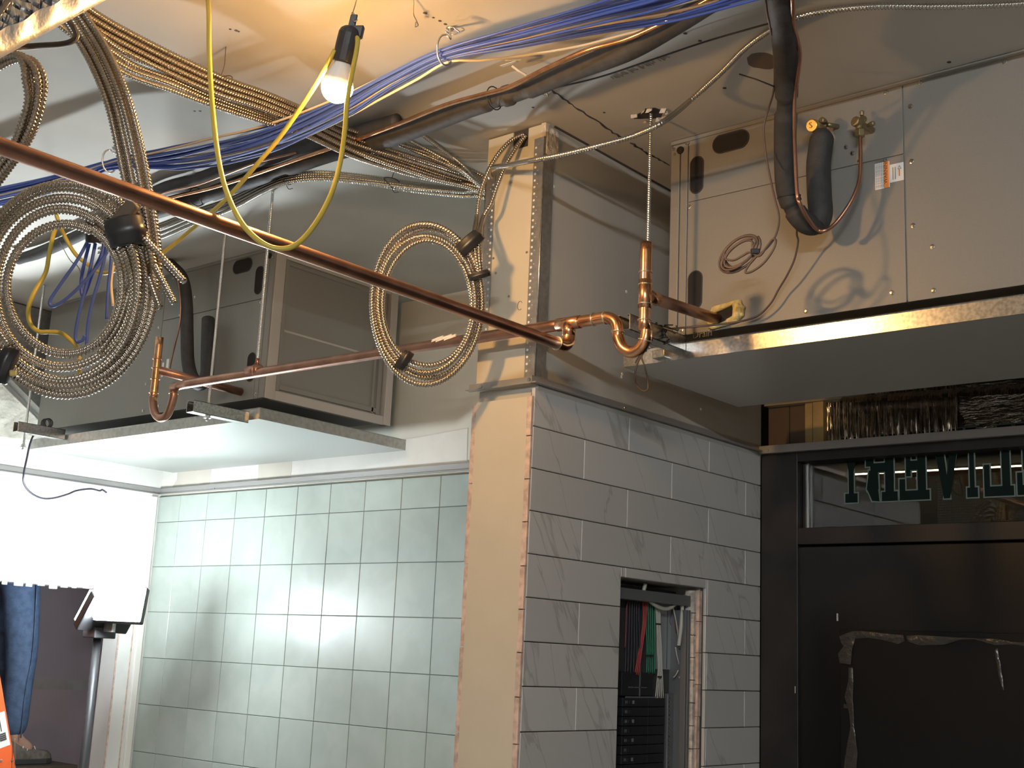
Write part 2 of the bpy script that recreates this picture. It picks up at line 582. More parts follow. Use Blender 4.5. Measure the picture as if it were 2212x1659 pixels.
# broken opening where the hanger rod goes through
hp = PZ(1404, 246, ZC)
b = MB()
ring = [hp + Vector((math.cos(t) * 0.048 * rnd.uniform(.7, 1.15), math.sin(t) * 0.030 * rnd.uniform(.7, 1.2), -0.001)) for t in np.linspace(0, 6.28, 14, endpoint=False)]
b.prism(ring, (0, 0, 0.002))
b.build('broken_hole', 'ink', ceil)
b = MB()
for k in range(9):
    t = rnd.uniform(0, 6.28)
    c = hp + Vector((math.cos(t) * 0.048, math.sin(t) * 0.032, -0.006))
    b.obox(c, Vector((rnd.uniform(.004, .008), rnd.uniform(-.004, .004), 0)), (0, .0015, .001), (rnd.uniform(-.003, .003), 0, rnd.uniform(.002, .006)))
b.build('torn_paper', 'cream_torn', ceil)
b = MB()
o0, o1 = PZ(1322, 168, ZC - .0006), PZ(1440, 122, ZC - .0006)
for k in range(22):
    if k in (6, 10, 17):
        continue
    q = o0.lerp(o1, k / 21)
    b.obox(q, (.0012 + .0012 * (k % 3), .0, 0), (.002 * (k % 2), .007 + .002 * (k % 4), 0), (0, 0, .0003))
    if k % 2:
        b.obox(q + Vector((.003, .004, 0)), (.003, .0012, 0), (0, .0014, 0), (0, 0, .0003))
b.build('worn_print', 'print_faint', ceil)

# grey wall (partition between the two bays): upper drywall and tile below
OPY0, OPY1, OPZ1 = 2.838, 3.262, 1.828            # electrical panel opening
part = MB()
part.box((-2.2, 2.45, 2.27), (XG, YD, ZC))
part.box((-2.2, 2.45, OPZ1), (XG - .012, YD, 2.27))
part.box((-2.2, 2.45, 0), (XG - .012, OPY0, OPZ1))
part.box((-2.2, OPY1, 0), (XG - .012, YD, OPZ1))
part.box((-2.2, OPY0, 0), (XG - .012, OPY1, 0.9))
part.box((-2.2, OPY0, 0.9), (-2.17, OPY1, OPZ1))
wc = struct(part.build('wall_partition', 'greywall'))


def tiles(name, plane, uax, rows, m, parent, back, w, gap=0.0022, thick=0.010, clip=None, chamfer=0.0016):
    """rows: list of (z0, z1, [u edges]); tiles stand on plane, facing -side; back = outward direction sign"""
    b = MB()
    b.tint = []
    for z0, z1, edges in rows:
        for u0, u1 in zip(edges, edges[1:]):
            cells = [(u0 + gap / 2, u1 - gap / 2, z0 + gap / 2, z1 - gap / 2)]
            if clip:
                a0, a1, c0, c1 = clip
                res = []
                for (p, q, r, s) in cells:
                    if q <= a0 or p >= a1 or s <= c0 or r >= c1:
                        res.append((p, q, r, s))
                        continue
                    if p < a0:
                        res.append((p, a0, r, s))
                    if q > a1:
                        res.append((a1, q, r, s))
                    if s > c1:
                        res.append((max(p, a0), min(q, a1), c1, s))
                    if r < c0:
                        res.append((max(p, a0), min(q, a1), r, c0))
                cells = res
            t = rnd.random()
            for (p, q, r, s) in cells:
                if q - p < 0.006 or s - r < 0.006:
                    continue
                c = chamfer
                d0, d1 = plane, plane + back * thick
                dm = plane + back * (thick - c)

                def V(u, d, z):
                    return (d, u, z) if uax == 'y' else (u, d, z)
                vs = [V(p, d0, r), V(q, d0, r), V(q, d0, s), V(p, d0, s), V(p, dm, r), V(q, dm, r), V(q, dm, s), V(p, dm, s),
                      V(p + c, d1, r + c), V(q - c, d1, r + c), V(q - c, d1, s - c), V(p + c, d1, s - c)]
                fs = [(0, 1, 5, 4), (1, 2, 6, 5), (2, 3, 7, 6), (3, 0, 4, 7), (4, 5, 9, 8), (5, 6, 10, 9), (6, 7, 11, 10), (7, 4, 8, 11), (8, 9, 10, 11)]
                if (uax == 'y') != (back < 0):
                    pass
                else:
                    fs = [f[::-1] for f in fs]
                b.add(vs, fs)
                b.tint.extend([t] * 12)
    return b.build(name, m, parent)


PITCH_G, WG = 0.107, 0.4245
seamA = [2.434, 2.858 - 0.0, 3.282, 3.6]
rows = []
z = 2.176
rows.append((z, 2.276, None))
for k in range(22):
    rows.append((z - PITCH_G, z, None))
    z -= PITCH_G
rows2 = []
for k, (z0, z1, _) in enumerate(rows):
    off = (2.858, 2.654)[k % 2] if k else 2.858
    e = [2.436]
    u = off
    while u < YD - 0.01:
        if u > 2.45:
            e.append(u)
        u += WG
    e.append(YD)
    rows2.append((z0, z1, e))
tiles('wall_tile', XG - 0.010, 'y', rows2, 'tile_grey', wc, 1, WG, clip=(OPY0, OPY1 + .012, 0.9, OPZ1))
MB().box((XG - .0125, 2.438, 0.01), (XG - .009, OPY0, 2.27)).box((XG - .0125, OPY1, 0.01), (XG - .009, YD, 2.27)).box((XG - .0125, OPY0, OPZ1), (XG - .009, OPY1, 2.27)).build('grout', 'grout_dark', wc)
b = MB()
for x, y in ((1301, 328), (1333, 340), (1353, 630), (1344, 808), (1343, 814), (1514, 884), (1186, 362), (1187, 395), (1196, 403), (1180, 520), (1178, 600)):
    p = PX(x, y, XG)
    b.lathe(p + Vector((-.001, 0, 0)), (1, 0, 0), [(0, .005), (.0022, .004)], 8)
b.build('screw_head', 'mud', wc)

# column end of the partition: cream boards above and below the angle
col = MB()
FY = 2.435
col.box((-2.2, FY, 2.285), (XG, 2.452, 2.944))
col.box((-2.2, FY, 2.944), (-2.112, 2.452, 2.995))
col.box((-2.058, FY, 2.944), (XG - .012, 2.452, 2.995))
ce = col.build('wall_column_end', 'cream')
struct(ce)
MB().box((-2.192, FY - .004, 0.0), (XG - .0175, 2.452, 2.252)).build('lower_board', 'cream', ce)
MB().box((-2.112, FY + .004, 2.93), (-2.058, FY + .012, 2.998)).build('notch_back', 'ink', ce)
b = MB()
z = 2.252
k = 0
while z > 0.02:
    z0 = z - PITCH_G + rnd.uniform(-.004, .004)
    b.box((XG - .016, FY - .006 - rnd.uniform(0, .002), max(z0 + .0025, 0)), (XG - .0005, 2.4355, z))
    z = z0
z = 2.245
while z > 0.02:
    z0 = z - 0.208
    b.box((-2.2065, FY - .004 + rnd.uniform(0, .002), max(z0 + .0025, 0)), (-2.191, 2.452, z))
    z = z0
b.build('cut_tile_edge', 'tile_edge', ce)
b = MB()
for x, y in ((1066, 558), (1138, 545), (1071, 590), (1099, 640)):
    p = PY(x, y, FY)
    b.lathe(p, (0, 1, 0), [(-.001, .0035), (.001, .004)], 8)
b.build('nail_dimple', 'wire_steel', ce)
pts = [PY(1123, 660 + 0, FY - .001) + Vector((math.cos(t) * .008, 0, math.sin(t) * .012)) for t in np.linspace(0.6, 5.4, 14)]
MB().tube(pts, .0007, 5).build('pencil_swirl', 'ink_faint', ce)
# the gypsum edge seen on top of the corner
b = MB()
b.box((XG - .014, FY - .002, 2.955), (XG + .003, FY + .016, 2.998))
b.box((XG - .0005, FY + .004, 2.91), (XG + .004, FY + .055, 2.99))
b.build('torn_corner', 'cream_torn', ce, bevel=.003)
# perforated metal corner beads
for nm, xs, sd, z0, z1 in (('corner_bead', XG, 1, 2.30, 2.957), ('corner_bead', -2.2, -1, 2.43, 2.885)):
    b = MB()
    zc = (z0 + z1) / 2
    x_in = xs - sd * .034
    b.box((min(xs, x_in), FY - .0025, z0), (max(xs, x_in), FY - .0005, z1))
    b.box((xs, FY - .0025, z0), (xs + sd * .002, FY + .040, z1))
    cb = b.build(nm, 'galv_dull', ce)
    b = MB()
    b.tube([(xs + sd * .0005, FY - .002, z0), (xs + sd * .0005, FY - .002, z1)], .0022, 8)
    b.build('bead_nose', 'galv', cb, smooth=True)
    b = MB()
    zz = z0 + .02
    i = 0
    while zz < z1 - .01:
        b.lathe((xs - sd * .027, FY - .0032, zz), (0, 1, 0), [(0, .0032), (.001, .0034)], 8)
        if i % 2:
            b.lathe((xs - sd * .018, FY - .003, zz + .008), (0, 1, 0), [(0, .0012), (.001, .0014)], 6)
        zz += .0185
        i += 1
    b.build('bead_hole', 'white_paper', cb)


# steel angle (J trim) along the top of the tile
def angle_trim(name, path, out, label_parent=None, h=.020, d=.017):
    """path: two points along the wall at its lower inside edge; out: outward direction"""
    p, q = Vector(path[0]), Vector(path[1])
    o = Vector(out)
    up = Vector((0, 0, 1))
    b = MB()
    b.prism([p, p + o * .003, p + o * .003 + up * h, p + up * h], q - p)
    b.prism([p, p + o * d, p + o * d + up * .003, p + up * .003], q - p)
    return struct(b.build(name, 'trim'))


ZT = 2.284
t1 = angle_trim('trim_1', ((-2.222, FY - .0005, ZT), (XG + .002, FY - .0005, ZT)), (0, -1, 0))
t2 = angle_trim('trim_2', ((XG, FY - .016, ZT), (XG, YD, ZT)), (1, 0, 0))
t3 = angle_trim('trim_3', ((XL, YT, ZT - .002), (-2.205, YT, ZT - .002)), (0, -1, 0), h=.028, d=.008)
t4 = angle_trim('trim_4', ((XL, -2.5, ZT - .002), (XL, YT, ZT - .002)), (1, 0, 0), h=.028, d=.008)
for t, ps in ((t1, ((1038, 835, 'y'), (1143, 820, 'y'))), (t2, ((1350, 882, 'x'),)), (t3, ((594, 1047, 't'), (463, 1056, 't'))), (t4, ((332, 1064, 'l'),))):
    b = MB()
    for x, y, a in ps:
        if a == 'y':
            b.lathe(PY(x, y, FY - .004), (0, -1, 0), [(0, .006), (.002, .005)], 10)
        elif a == 'x':
            b.lathe(PX(x, y, XG + .003), (1, 0, 0), [(0, .005), (.002, .004)], 10)
        elif a == 't':
            b.lathe(PY(x, y, YT - .003), (0, -1, 0), [(0, .005), (.002, .004)], 10)
        else:
            b.lathe(PX(x, y, XL + .003), (1, 0, 0), [(0, .005), (.002, .004)], 10)
    b.build('screw', 'galv', t)

# pale green tiled wall of the left bay
b = MB()
b.box((XL - .12, YT + .010, 0), (-2.2, YT + .12, ZC))
wt = struct(b.build('wall_teal', 'greenboard'))
MB().box((XL, YT + .004, 0), (-2.206, YT + .011, 2.272)).build('grout', 'grout_teal', wt)
rows = []
zs = [2.271, 2.149]
while zs[-1] > 0.05:
    zs.append(zs[-1] - 0.2077)
zs[-1] = 0
edges = [-5.148]
u = -4.977
while u < -2.21:
    edges.append(u)
    u += .2073
edges.append(-2.206)
tr = [(z0, z1, edges) for z1, z0 in zip(zs, zs[1:])]
tiles('wall_tile', YT + .010, 'x', tr, 'tile_teal', wt, -1, .2)
# joint compound and board joints above the tile
b = MB()


def patch(pxs, Y=None, X=None, th=.0012):
    pts = [PY(x, y, Y) if Y else PX(x, y, X) for x, y in pxs]
    b.prism(pts, (0, th * 6, 0) if Y else (-th * 6, 0, 0))


patch([(640, 985), (700, 978), (800, 960), (900, 945), (1010, 925), (1008, 1008), (760, 1027), (560, 1042), (450, 1050), (452, 1003), (560, 990)], Y=YT + .0088)
b.build('joint_compound', 'mud', wt)
b = MB()
patch([(336, 935), (352, 932), (354, 955), (345, 1000), (395, 1003), (392, 1052), (336, 1058)], Y=YT + .0086)
patch([(343, 1004), (384, 1003), (382, 1035), (370, 1055), (338, 1058)], Y=YT + .0080)
b.build('joint_compound', 'mud', wt)
b = MB()
patch([(384, 1003), (460, 998), (452, 1050), (372, 1056)], Y=YT + .0084)
patch([(560, 985), (632, 980), (628, 1035), (556, 1042)], Y=YT + .0082)
b.build('bare_board', 'board', wt)

# left wall with the doorway into the next room
b = MB()
YJ, ZH = 3.362, 1.822
b.box((XL - .12, YJ, 0), (XL, YT + .01, ZC))
b.box((XL - .12, 1.2, ZH), (XL, YJ, ZC))
b.box((XL - .12, -3.5, 0), (XL, 1.2, ZC))
wl = struct(b.build('wall_left', 'leftwall'))
b = MB()
for k in range(26):                       # ragged lower edge of the header board
    y = 2.0 + k * .055
    b.box((XL - .004, y, ZH - rnd.uniform(.002, .016)), (XL + .002, y + rnd.uniform(.02, .05), ZH + .01))
b.build('torn_edge', 'mud', wl)
b = MB()
b.box((XL - .002, 3.455, 0.0), (XL + .010, 3.489, 2.27))
b.build('corner_strip', 'mud', wl, bevel=.004)
b = MB()
b.box((XL - .002, YJ - .003, 0.0), (XL + .003, YJ + .004, ZH))
b.box((XL - .001, YJ + .07, 0.6), (XL + .0035, YJ + .075, 1.7))
b.build('metal_corner', 'tile_edge', wl)
# rough plaster left along a slanting line, and the sheet metal transition above it
b = MB()
prof = [(1.9, 2.36), (2.70, 2.42), (2.84, 2.43), (2.93, 2.46), (2.887, 2.485), (2.80, 2.545), (2.70, 2.61), (2.60, 2.68), (2.45, 2.78), (2.2, 2.95), (1.9, 3.0)]
b.prism([(XL + .03, y, z) for y, z in prof], (-.03, 0, 0))
b.build('rough_plaster', 'plaster', wl, bevel=.006)
b = MB()
b.prism([(-5.118, 2.16, 2.995), (-5.118, 2.9, 2.49), (-5.118, 3.3, 2.44), (-5.118, 3.3, 2.995)], (.06, 0, 0))
pl = struct(b.build('wall_duct_transition', 'galv_dull'))
# next room
b = MB()
b.box((-6.92, 0.5, 0), (-6.8, 4.5, ZC))
wf = struct(b.build('wall_far', 'maroon_wall'))
MB().box((-6.8, 0.5, 1.305), (-6.797, 4.5, 1.36)).build('joint_band', 'mesh_tape', wf)
b = MB()
p = PX(214, 1562, -6.795)
b.prism([p + Vector((0, -.03, -.05)), p + Vector((0, .0, -.01)), p + Vector((0, .03, .06)), p + Vector((0, .018, -.01)), p + Vector((0, .012, -.06))], (-.003, 0, 0))
b.build('torn_paper', 'mesh_tape', wf)
struct(MB().box((-6.92, 4.4, 0), (-5.2, 4.52, ZC)).build('wall_far_side', 'maroon_wall'))
struct(MB().box((-6.92, 0.4, 0), (-5.27, 0.5, ZC)).build('wall_far_end', 'maroon_wall'))

# ------------------------------------------------------------------ shop front: door wall
b = MB()
b.box((-2.2, YD + .10, 2.48), (2.4, YD + .22, ZC))
wdw = struct(b.build('wall_door', 'backwall'))
struct(MB().box((-2.2, YD + .30, 2.46), (2.4, YD + .32, 2.9)).build('wall_outer', 'backwall'))
MB().box((-2.0, YD + .02, 2.44), (-1.66, YD + .12, 2.475)).build('header_board', 'beige_board', wdw)
MB().box((-2.0, YD + .05, 2.30), (-1.858, YD + .07, 2.45)).build('brown_panel', 'brown_board', wdw)
MB().box((-1.925, YD + .048, 2.30), (-1.9225, YD + .052, 2.45)).build('panel_joint', 'ink', wdw)
# pine studs beside the foil
b = thing('wood_stud', 'pale yellow pine stud standing between brown board and folded foil', 'wood stud', (-1.835, YD + .05, 2.30))
MB().box((-1.862, YD + .035, 2.295), (-1.836, YD + .08, 2.46)).build('nailer', 'wood_yellow', b, bevel=.001)
MB().box((-1.832, YD + .03, 2.295), (-1.796, YD + .08, 2.46)).build('board', 'wood_yellow', b, bevel=.001)
# insulation foil: folded part then crinkled part, one long wavy sheet
b = MB()
n = 150
vs, fs = [], []
for i in range(n + 1):
    x = -1.796 + (0.42) * i / n
    d = YD + .05 + .006 * math.sin(i * 1.35) + .004 * math.sin(i * .57 + 1)
    for j, z in enumerate((2.292, 2.34, 2.39, 2.455)):
        vs.append((x, d + .003 * math.sin(i * .9 + j * 2.1), z))
for i in range(n):
    for j in range(3):
        fs.append((i * 4 + j, i * 4 + 4 + j, i * 4 + 5 + j, i * 4 + 1 + j))
b.add(vs, fs)
f = thing('foil_insulation', 'silver foil insulation sheet stuffed above the black door frame, folded at its left end', 'insulation', (-1.0, YD + .05, 2.29))
b.build('folded_foil', 'foil_fold', f, smooth=True)
b = MB()
vs, fs = [], []
nx, nz = 160, 8
for i in range(nx + 1):
    x = -1.38 + 2.9 * i / nx
    for j in range(nz + 1):
        z = 2.292 + .165 * j / nz
        vs.append((x, YD + .06 + .006 * math.sin(i * 1.1 + j) + .004 * math.sin(i * .37 - j * 1.7) + .02 * j / nz, z))
for i in range(nx):
    for j in range(nz):
        a = i * (nz + 1) + j
        fs.append((a, a + nz + 1, a + nz + 2, a + 1))
b.add(vs, fs)
b.build('crinkled_foil', 'foil_crinkle', f, smooth=True)
b = MB()
vs, fs = [], []
for i in range(220):
    x = -1.72 + 3.2 * i / 219
    d = YD - .01 + .004 * math.sin(i * 1.9) + .003 * math.sin(i * .7)
    h = .017 * min(1, i / 60) + .006
    zh = 2.426 - .046 * (x + 1.86)
    vs += [(x, d, zh), (x, d + .002, zh + h * .5 + .008), (x, d + .02, zh + h + .018)]
for i in range(219):
    for j in range(2):
        fs.append((i * 3 + j, i * 3 + 3 + j, i * 3 + 4 + j, i * 3 + 1 + j))
b.add(vs, fs)
b.build('pleated_hem', 'foil_fold', f, smooth=True)
struct(MB().box((XG + .001, YD - .018, 2.277), (2.3, YD + .05, 2.302)).build('trim_5', 'trim', bevel=.001))
b = MB()
b.lathe(PY(1659, 973, YD - .018), (0, -1, 0), [(0, .004), (.002, .003)], 8)
b.build('screw', 'galv', bpy.data.objects['trim_5'])

# black frame with transom glass
fr = MB()
XF0 = XG + .001
XGL = PY(1730, 1060, YD).x
ZG0, ZG1 = 2.037, 2.246
fr.box((XF0, YD, 0), (XGL - .012, YD + .09, 2.277))
fr.box((XGL - .012, YD, ZG1), (2.3, YD + .09, 2.277))
fr.box((XGL - .012, YD, 1.985), (2.3, YD + .09, ZG0))
fr.box((XGL - .012, YD + .035, ZG0), (XGL, YD + .09, ZG1))
fr.box((0.35, YD, 0), (0.45, YD + .09, 2.25))
dr = struct(fr.build('door_frame', 'black_frame', bevel=.002), 'black metal shop front frame of the dark door beside grey tiles', 'door frame')
g = struct(MB().box((XGL, YD + .055, ZG0 - .005), (0.36, YD + .060, ZG1 + .005)).build('window_1', 'glass'), 'clear transom glass above the black door', 'window')
MB().box((XGL - .002, YD + .044, ZG0), (XGL + .004, YD + .0548, ZG1)).build('glazing_bead', 'rod', g)
door = thing('door_1', 'black gloss door under the transom with a blacked out lower pane', 'door', (-1.2, YD, 0))
door['kind'] = 'structure'
ZDT = 1.98
MB().box((XGL - .028, YD + .012, 0), (0.35, YD + .05, ZDT)).build('door_panel', 'black_door', door, bevel=.003)
hz = 1.729
XH = PY(1812, 1352, YD).x
b = MB()
b.box((XH, YD + .004, 0.05), (0.2, YD + .013, hz))
b.build('lower_pane', 'black_film', door, bevel=.002)
b = MB()
p = PY(1806, 1338, YD)
b.box((p.x - .001, YD + .006, p.z - .004), (p.x + .002, YD + .012, p.z + .018))
p = PY(1718, 1490, YD)
b.box((p.x - .001, YD - .002, p.z - .010), (p.x + .001, YD + .012, p.z + .010))
b.build('scratch', 'mesh_tape', door)
# cloudy tape round the black sheet
b = MB()
YT2 = YD + .002


def strip(pxs, w0, dy=0.0):
    vs, fs = [], []
    for k, (x, y, x2, y2) in enumerate(pxs):
        p, q = PY(x, y, YT2), PY(x2, y2, YT2)
        w = .004 * math.sin(k * 2.3)
        vs += [(p.x, YT2 - dy + w, p.z), ((p.x + q.x) / 2, YT2 - dy - .003, (p.z + q.z) / 2), (q.x, YT2 - dy + w * .5, q.z)]
    for k in range(len(pxs) - 1):
        for j in range(2):
            fs.append((k * 3 + j, k * 3 + 3 + j, k * 3 + 4 + j, k * 3 + 1 + j))
    b.add(vs, fs)


strip([(1812, 1375, 1822, 1392), (1835, 1364, 1842, 1380), (1862, 1363, 1875, 1378), (1900, 1367, 1905, 1382), (1925, 1370, 1940, 1391), (1952, 1372, 1955, 1385)], .01)
strip([(1958, 1373, 1962, 1386), (1985, 1372, 1985, 1394), (2020, 1374, 2040, 1393), (2070, 1377, 2075, 1382), (2100, 1378, 2105, 1381), (2150, 1380, 2150, 1394), (2185, 1386, 2190, 1392), (2230, 1388, 2230, 1400)], .01, .001)
strip([(1815, 1385, 1850, 1368), (1822, 1396, 1846, 1385), (1812, 1412, 1842, 1402), (1813, 1432, 1838, 1436)], .01, .002)
strip([(1833, 1442, 1842, 1442), (1832, 1470, 1843, 1470), (1826, 1505, 1843, 1507), (1834, 1540, 1844, 1540), (1837, 1570, 1845, 1570), (1833, 1600, 1850, 1600), (1826, 1625, 1852, 1625), (1822, 1670, 1850, 1670)], .01, .001)
strip([(1823, 1520, 1843, 1524), (1823, 1530, 1843, 1531)], .01, .003)
strip([(2148, 1405, 2156, 1400), (2152, 1430, 2160, 1430), (2158, 1460, 2166, 1458), (2166, 1492, 2169, 1490)], .01, .001)
b.build('cloudy_tape', 'clear_tape', door, smooth=True)

# vinyl lettering on the glass, seen from behind: YREVILED read backwards
BX = lambda x0, z0, x1, z1: [(x0, z0), (x1, z0), (x1, z1), (x0, z1)]
LET = {   # each glyph in a cell 0..1 wide, 0..1.6 high (already mirrored)
    'Y': [BX(.15, 0, .85, .22), BX(.36, .1, .64, .8), [(.36, .75), (.64, .75), (.30, 1.4), (.05, 1.4)], [(.36, .75), (.64, .75), (.98, 1.4), (.72, 1.4)], BX(-.08, 1.35, .42, 1.6), BX(.58, 1.35, 1.08, 1.6)],
    'R': [BX(.52, 0, 1.04, .22), BX(.64, .1, .92, 1.6), BX(.2, 1.38, 1.04, 1.6), BX(.0, .85, .26, 1.45), BX(.15, .7, .7, .92), [(.1, .75), (.4, .75), (.42, .3), (.22, .1), (.02, .3)], [(.02, .32), (.2, .02), (.44, 0), (.40, .3)]],
    'E': [BX(.0, 0, 1.04, .22), BX(.64, .1, .92, 1.6), BX(.0, 1.38, 1.04, 1.6), BX(.0, .1, .2, .5), BX(.0, 1.1, .2, 1.5), BX(.3, .7, .7, .92), BX(.24, .56, .4, 1.06)],
    'V': [[(.4, 0), (.6, 0), (.36, 1.45), (.06, 1.45)], [(.4, 0), (.6, 0), (.96, 1.45), (.70, 1.45)], BX(-.08, 1.38, .44, 1.6), BX(.58, 1.38, 1.08, 1.6)],
    'I': [BX(.18, 0, .82, .22), BX(.36, .1, .64, 1.6), BX(.18, 1.38, .82, 1.6)],
    'L': [BX(.0, 0, 1.04, .22), BX(.64, .1, .92, 1.6), BX(.52, 1.38, 1.04, 1.6), BX(.0, .1, .2, .72)],
    'D': [BX(.52, 0, 1.04, .22), BX(.64, .1, .92, 1.6), BX(.1, 1.38, 1.04, 1.6), BX(.1, 0, .7, .22), BX(-.05, .2, .2, 1.45)],
}


def glyph(ch, x0, z0, w, h):
    root = thing('letter_sign', 'dark green vinyl letter ' + ch + ' on the transom glass, mirrored from inside', 'letter', (x0 + w / 2, YD + .052, z0), 'lettering on the transom glass')
    fill, edge = MB(), MB()
    for k, poly in enumerate(LET[ch]):
        pts = [(x0 + w * px_, z0 + h * pz_ / 1.6) for px_, pz_ in poly]
        cx_, cz_ = sum(p[0] for p in pts) / len(pts), sum(p[1] for p in pts) / len(pts)
        fill.prism([(px_, YD + .0520 - k * .00004, pz_) for px_, pz_ in pts], (0, .0006, 0))
        g_ = .0042
        big = []
        for px_, pz_ in pts:
            dx, dz = px_ - cx_, pz_ - cz_
            big.append((px_ + g_ * (1 if dx > 0 else -1), YD + .0532 - k * .00004, pz_ + g_ * (1 if dz > 0 else -1)))
        edge.prism(big, (0, .0006, 0))
    fill.build('letter_fill', 'letter', root)
    edge.build('letter_outline', 'letter_edge', root)
    return root


YW = YD + .052
lx = [('Y', 1820, 1858, 1054), ('R', 1871, 1936, 1051), ('E', 1943, 2005, 1047), ('V', 2012, 2078, 1044), ('I', 2082, 2118, 1037), ('L', 2126, 2187, 1035), ('E', 2197, 2255, 1031)]
for ch, xa, xb, yb in lx:
    p, q = PY(xa, yb, YW), PY(xb, yb, YW)
    g_ = glyph(ch, p.x, 2.116, q.x - p.x, .205)
    if ch == 'E':
        g_['label'] = ('dark green vinyl letter E between R and V on the transom glass' if xa < 2100 else 'dark green vinyl letter E at the right edge of the transom glass')
# outside: dark street space with a lit lamp tube across it
struct(MB().box((-3.2, 6.9, 0), (3.5, 7.0, 4)).box((-3.2, 3.95, 0), (-3.1, 7, 4)).box((3.4, 3.95, 0), (3.5, 7, 4)).box((-3.2, 3.95, 4), (3.5, 7, 4.1)).box((-3.2, 4.6, -.1), (3.5, 7, 0)).build('wall_street', 'street_dark'))
p, q = PY(1742, 1030, 6.6), PY(2230, 1005, 6.6)
tl = thing('lamp_tube', 'thin lit lamp tube outside, seen as a bright line through the transom glass', 'lamp', (p + q) / 2)
MB().tube([p, q], .0042, 8).build('tube', 'tube_lamp', tl, smooth=True)
MB().box((p.x, 6.62, p.z + .012), (q.x, 6.9, p.z + .05)).build('lamp_housing', 'black_plastic', tl)

# ------------------------------------------------------------------ air handlers
def stadium(cx, cz, w, h, Y, m, parent, name):
    pts = []
    r = min(w, h) / 2
    for k in range(24):
        t = 2 * math.pi * k / 24
        ox = (w / 2 - r) * (1 if math.cos(t) >= 0 else -1)
        oz = (h / 2 - r) * (1 if math.sin(t) >= 0 else -1)
        pts.append((cx + ox + r * math.cos(t), Y, cz + oz + r * math.sin(t)))
    MB().prism(pts, (0, .004, 0)).build(name, m, parent)
    ring = MB().tube([(a, Y, c) for a, _, c in pts], .0016, 5, closed=True)
    ring.build('grip_rim', 'unit_dark', parent, smooth=True)


def screw_at(bm, x, z, Y, r=.0052):
    bm.lathe((x, Y, z), (0, -1, 0), [(0, r * 1.25), (.0015, r * 1.2), (.002, r * .8), (.004, r * .7), (.0042, r * .2)], 8)


UY, UZ0, UZ1 = 2.735, 2.447, 2.992


def unit(label, end, sg, length, back):
    root = thing('air_handler', label, 'air handler', (end + sg * length / 2, (UY + back) / 2, UZ0))
    X = lambda e: end + sg * e
    MB().box((X(.003), UY + .004, UZ0 + .004), (X(length), back, UZ1)).build('cabinet', 'unit', root)
    MB().box((X(0), UY - .002, UZ0), (X(.028), UY + .03, UZ1 - .012)).build('corner_post', 'unit', root, bevel=.002)
    MB().box((X(.031), UY - .001, UZ0), (X(.053), UY + .02, UZ1 - .014)).build('corner_post', 'unit', root, bevel=.0015)
    MB().box((X(.056), UY, UZ0), (X(.655), UY + .02, 2.812)).build('access_panel', 'unit', root, bevel=.0012)
    MB().box((X(.056), UY, 2.8145), (X(.655), UY + .02, UZ1)).build('access_panel', 'unit', root, bevel=.0012)
    MB().box((X(.658), UY, UZ0), (X(length - .03), UY + .02, UZ1)).build('access_panel', 'unit', root, bevel=.0012)
    MB().box((X(0), UY - .004, UZ1 - .004), (X(length), UY + .03, UZ1 + .006)).build('top_flange', 'unit', root)
    stadium(X(.082), 2.886, .040, .104, UY - .0015, 'knock', root, 'handhole_dark')  # flat dark plates paint the shade inside open handholes
    stadium(X(.185), 2.957, .108, .052, UY - .0015, 'knock', root, 'handhole_dark')
    stadium(X(.082), 2.565, .042, .104, UY - .0015, 'knock', root, 'handhole_dark')
    b = MB()
    b.lathe((X(.030), UY - .002, 2.968), (0, -1, 0), [(0, .011), (.004, .010), (.005, .006)], 12)
    b.build('plug', 'knock', root)
    for e, z in ((.008, 2.975), (.012, 2.96), (.05, 2.986), (.06, 2.80), (.042, 2.462), (.40, 2.462), (.62, 2.475), (.675, 2.93), (.675, 2.79), (.675, 2.63), (.72, 2.465), (.46, 2.88),
                 (.51, 2.865), (.527, 2.845), (.545, 2.82), (.615, 2.982), (.70, 2.985), (.72, 2.57), (.9, 2.98)):
        bb = MB()
        screw_at(bb, X(e), z, UY)
        bb.build('screw', 'galv', root, smooth=False)
    return root, X


uR, XR = unit('grey ceiling air handler on the right, hung in front of the door wall', -1.797, 1, 2.3, 3.27)
uL, XLf = unit('grey ceiling air handler on the left with a filter in its open end', -3.466, -1, 1.50, 3.30)

# filter end of the left unit
ex = -3.466
fp = thing('air_filter', 'square pleated filter in the end of the left air handler', 'filter', (ex, 3.05, UZ0))
MB().box((ex - .02, 2.80, 2.49), (ex - .012, 3.245, 2.945)).build('filter_media', 'filter', fp)
b = MB()
for (y0, z0, y1, z1) in ((2.80, 2.945, 3.245, 2.50), (2.80, 2.50, 3.245, 2.945), (2.80, 2.60, 3.245, 2.60)):
    b.tube([(ex - .009, y0, z0), (ex - .009, y1, z1)], .0012, 5)
b.build('wire_grid', 'mesh_tape', fp)
MB().box((ex - .012, 2.80, 2.700), (ex - .002, 3.245, 2.707)).build('cross_bar', 'filter_frame', fp)
b = MB()
b.box((ex - .02, 2.74, UZ0), (ex + .002, 2.785, UZ1)).box((ex - .02, 2.785, UZ0), (ex + .002, 3.33, UZ0 + .035)).box((ex - .02, 2.785, 2.965), (ex + .002, 3.33, UZ1))
b.box((ex - .02, 3.31, UZ0), (ex + .012, 3.345, UZ1))
b.build('end_frame', 'filter_frame', uL, bevel=.002)
b = MB()
b.box((ex - .01, 2.785, UZ0 + .035), (ex + .004, 2.80, 2.965)).box((ex - .01, 2.80, UZ0 + .04), (ex + .006, 3.27, UZ0 + .058)).box((ex - .01, 2.80, 2.945), (ex + .004, 3.25, 2.96))
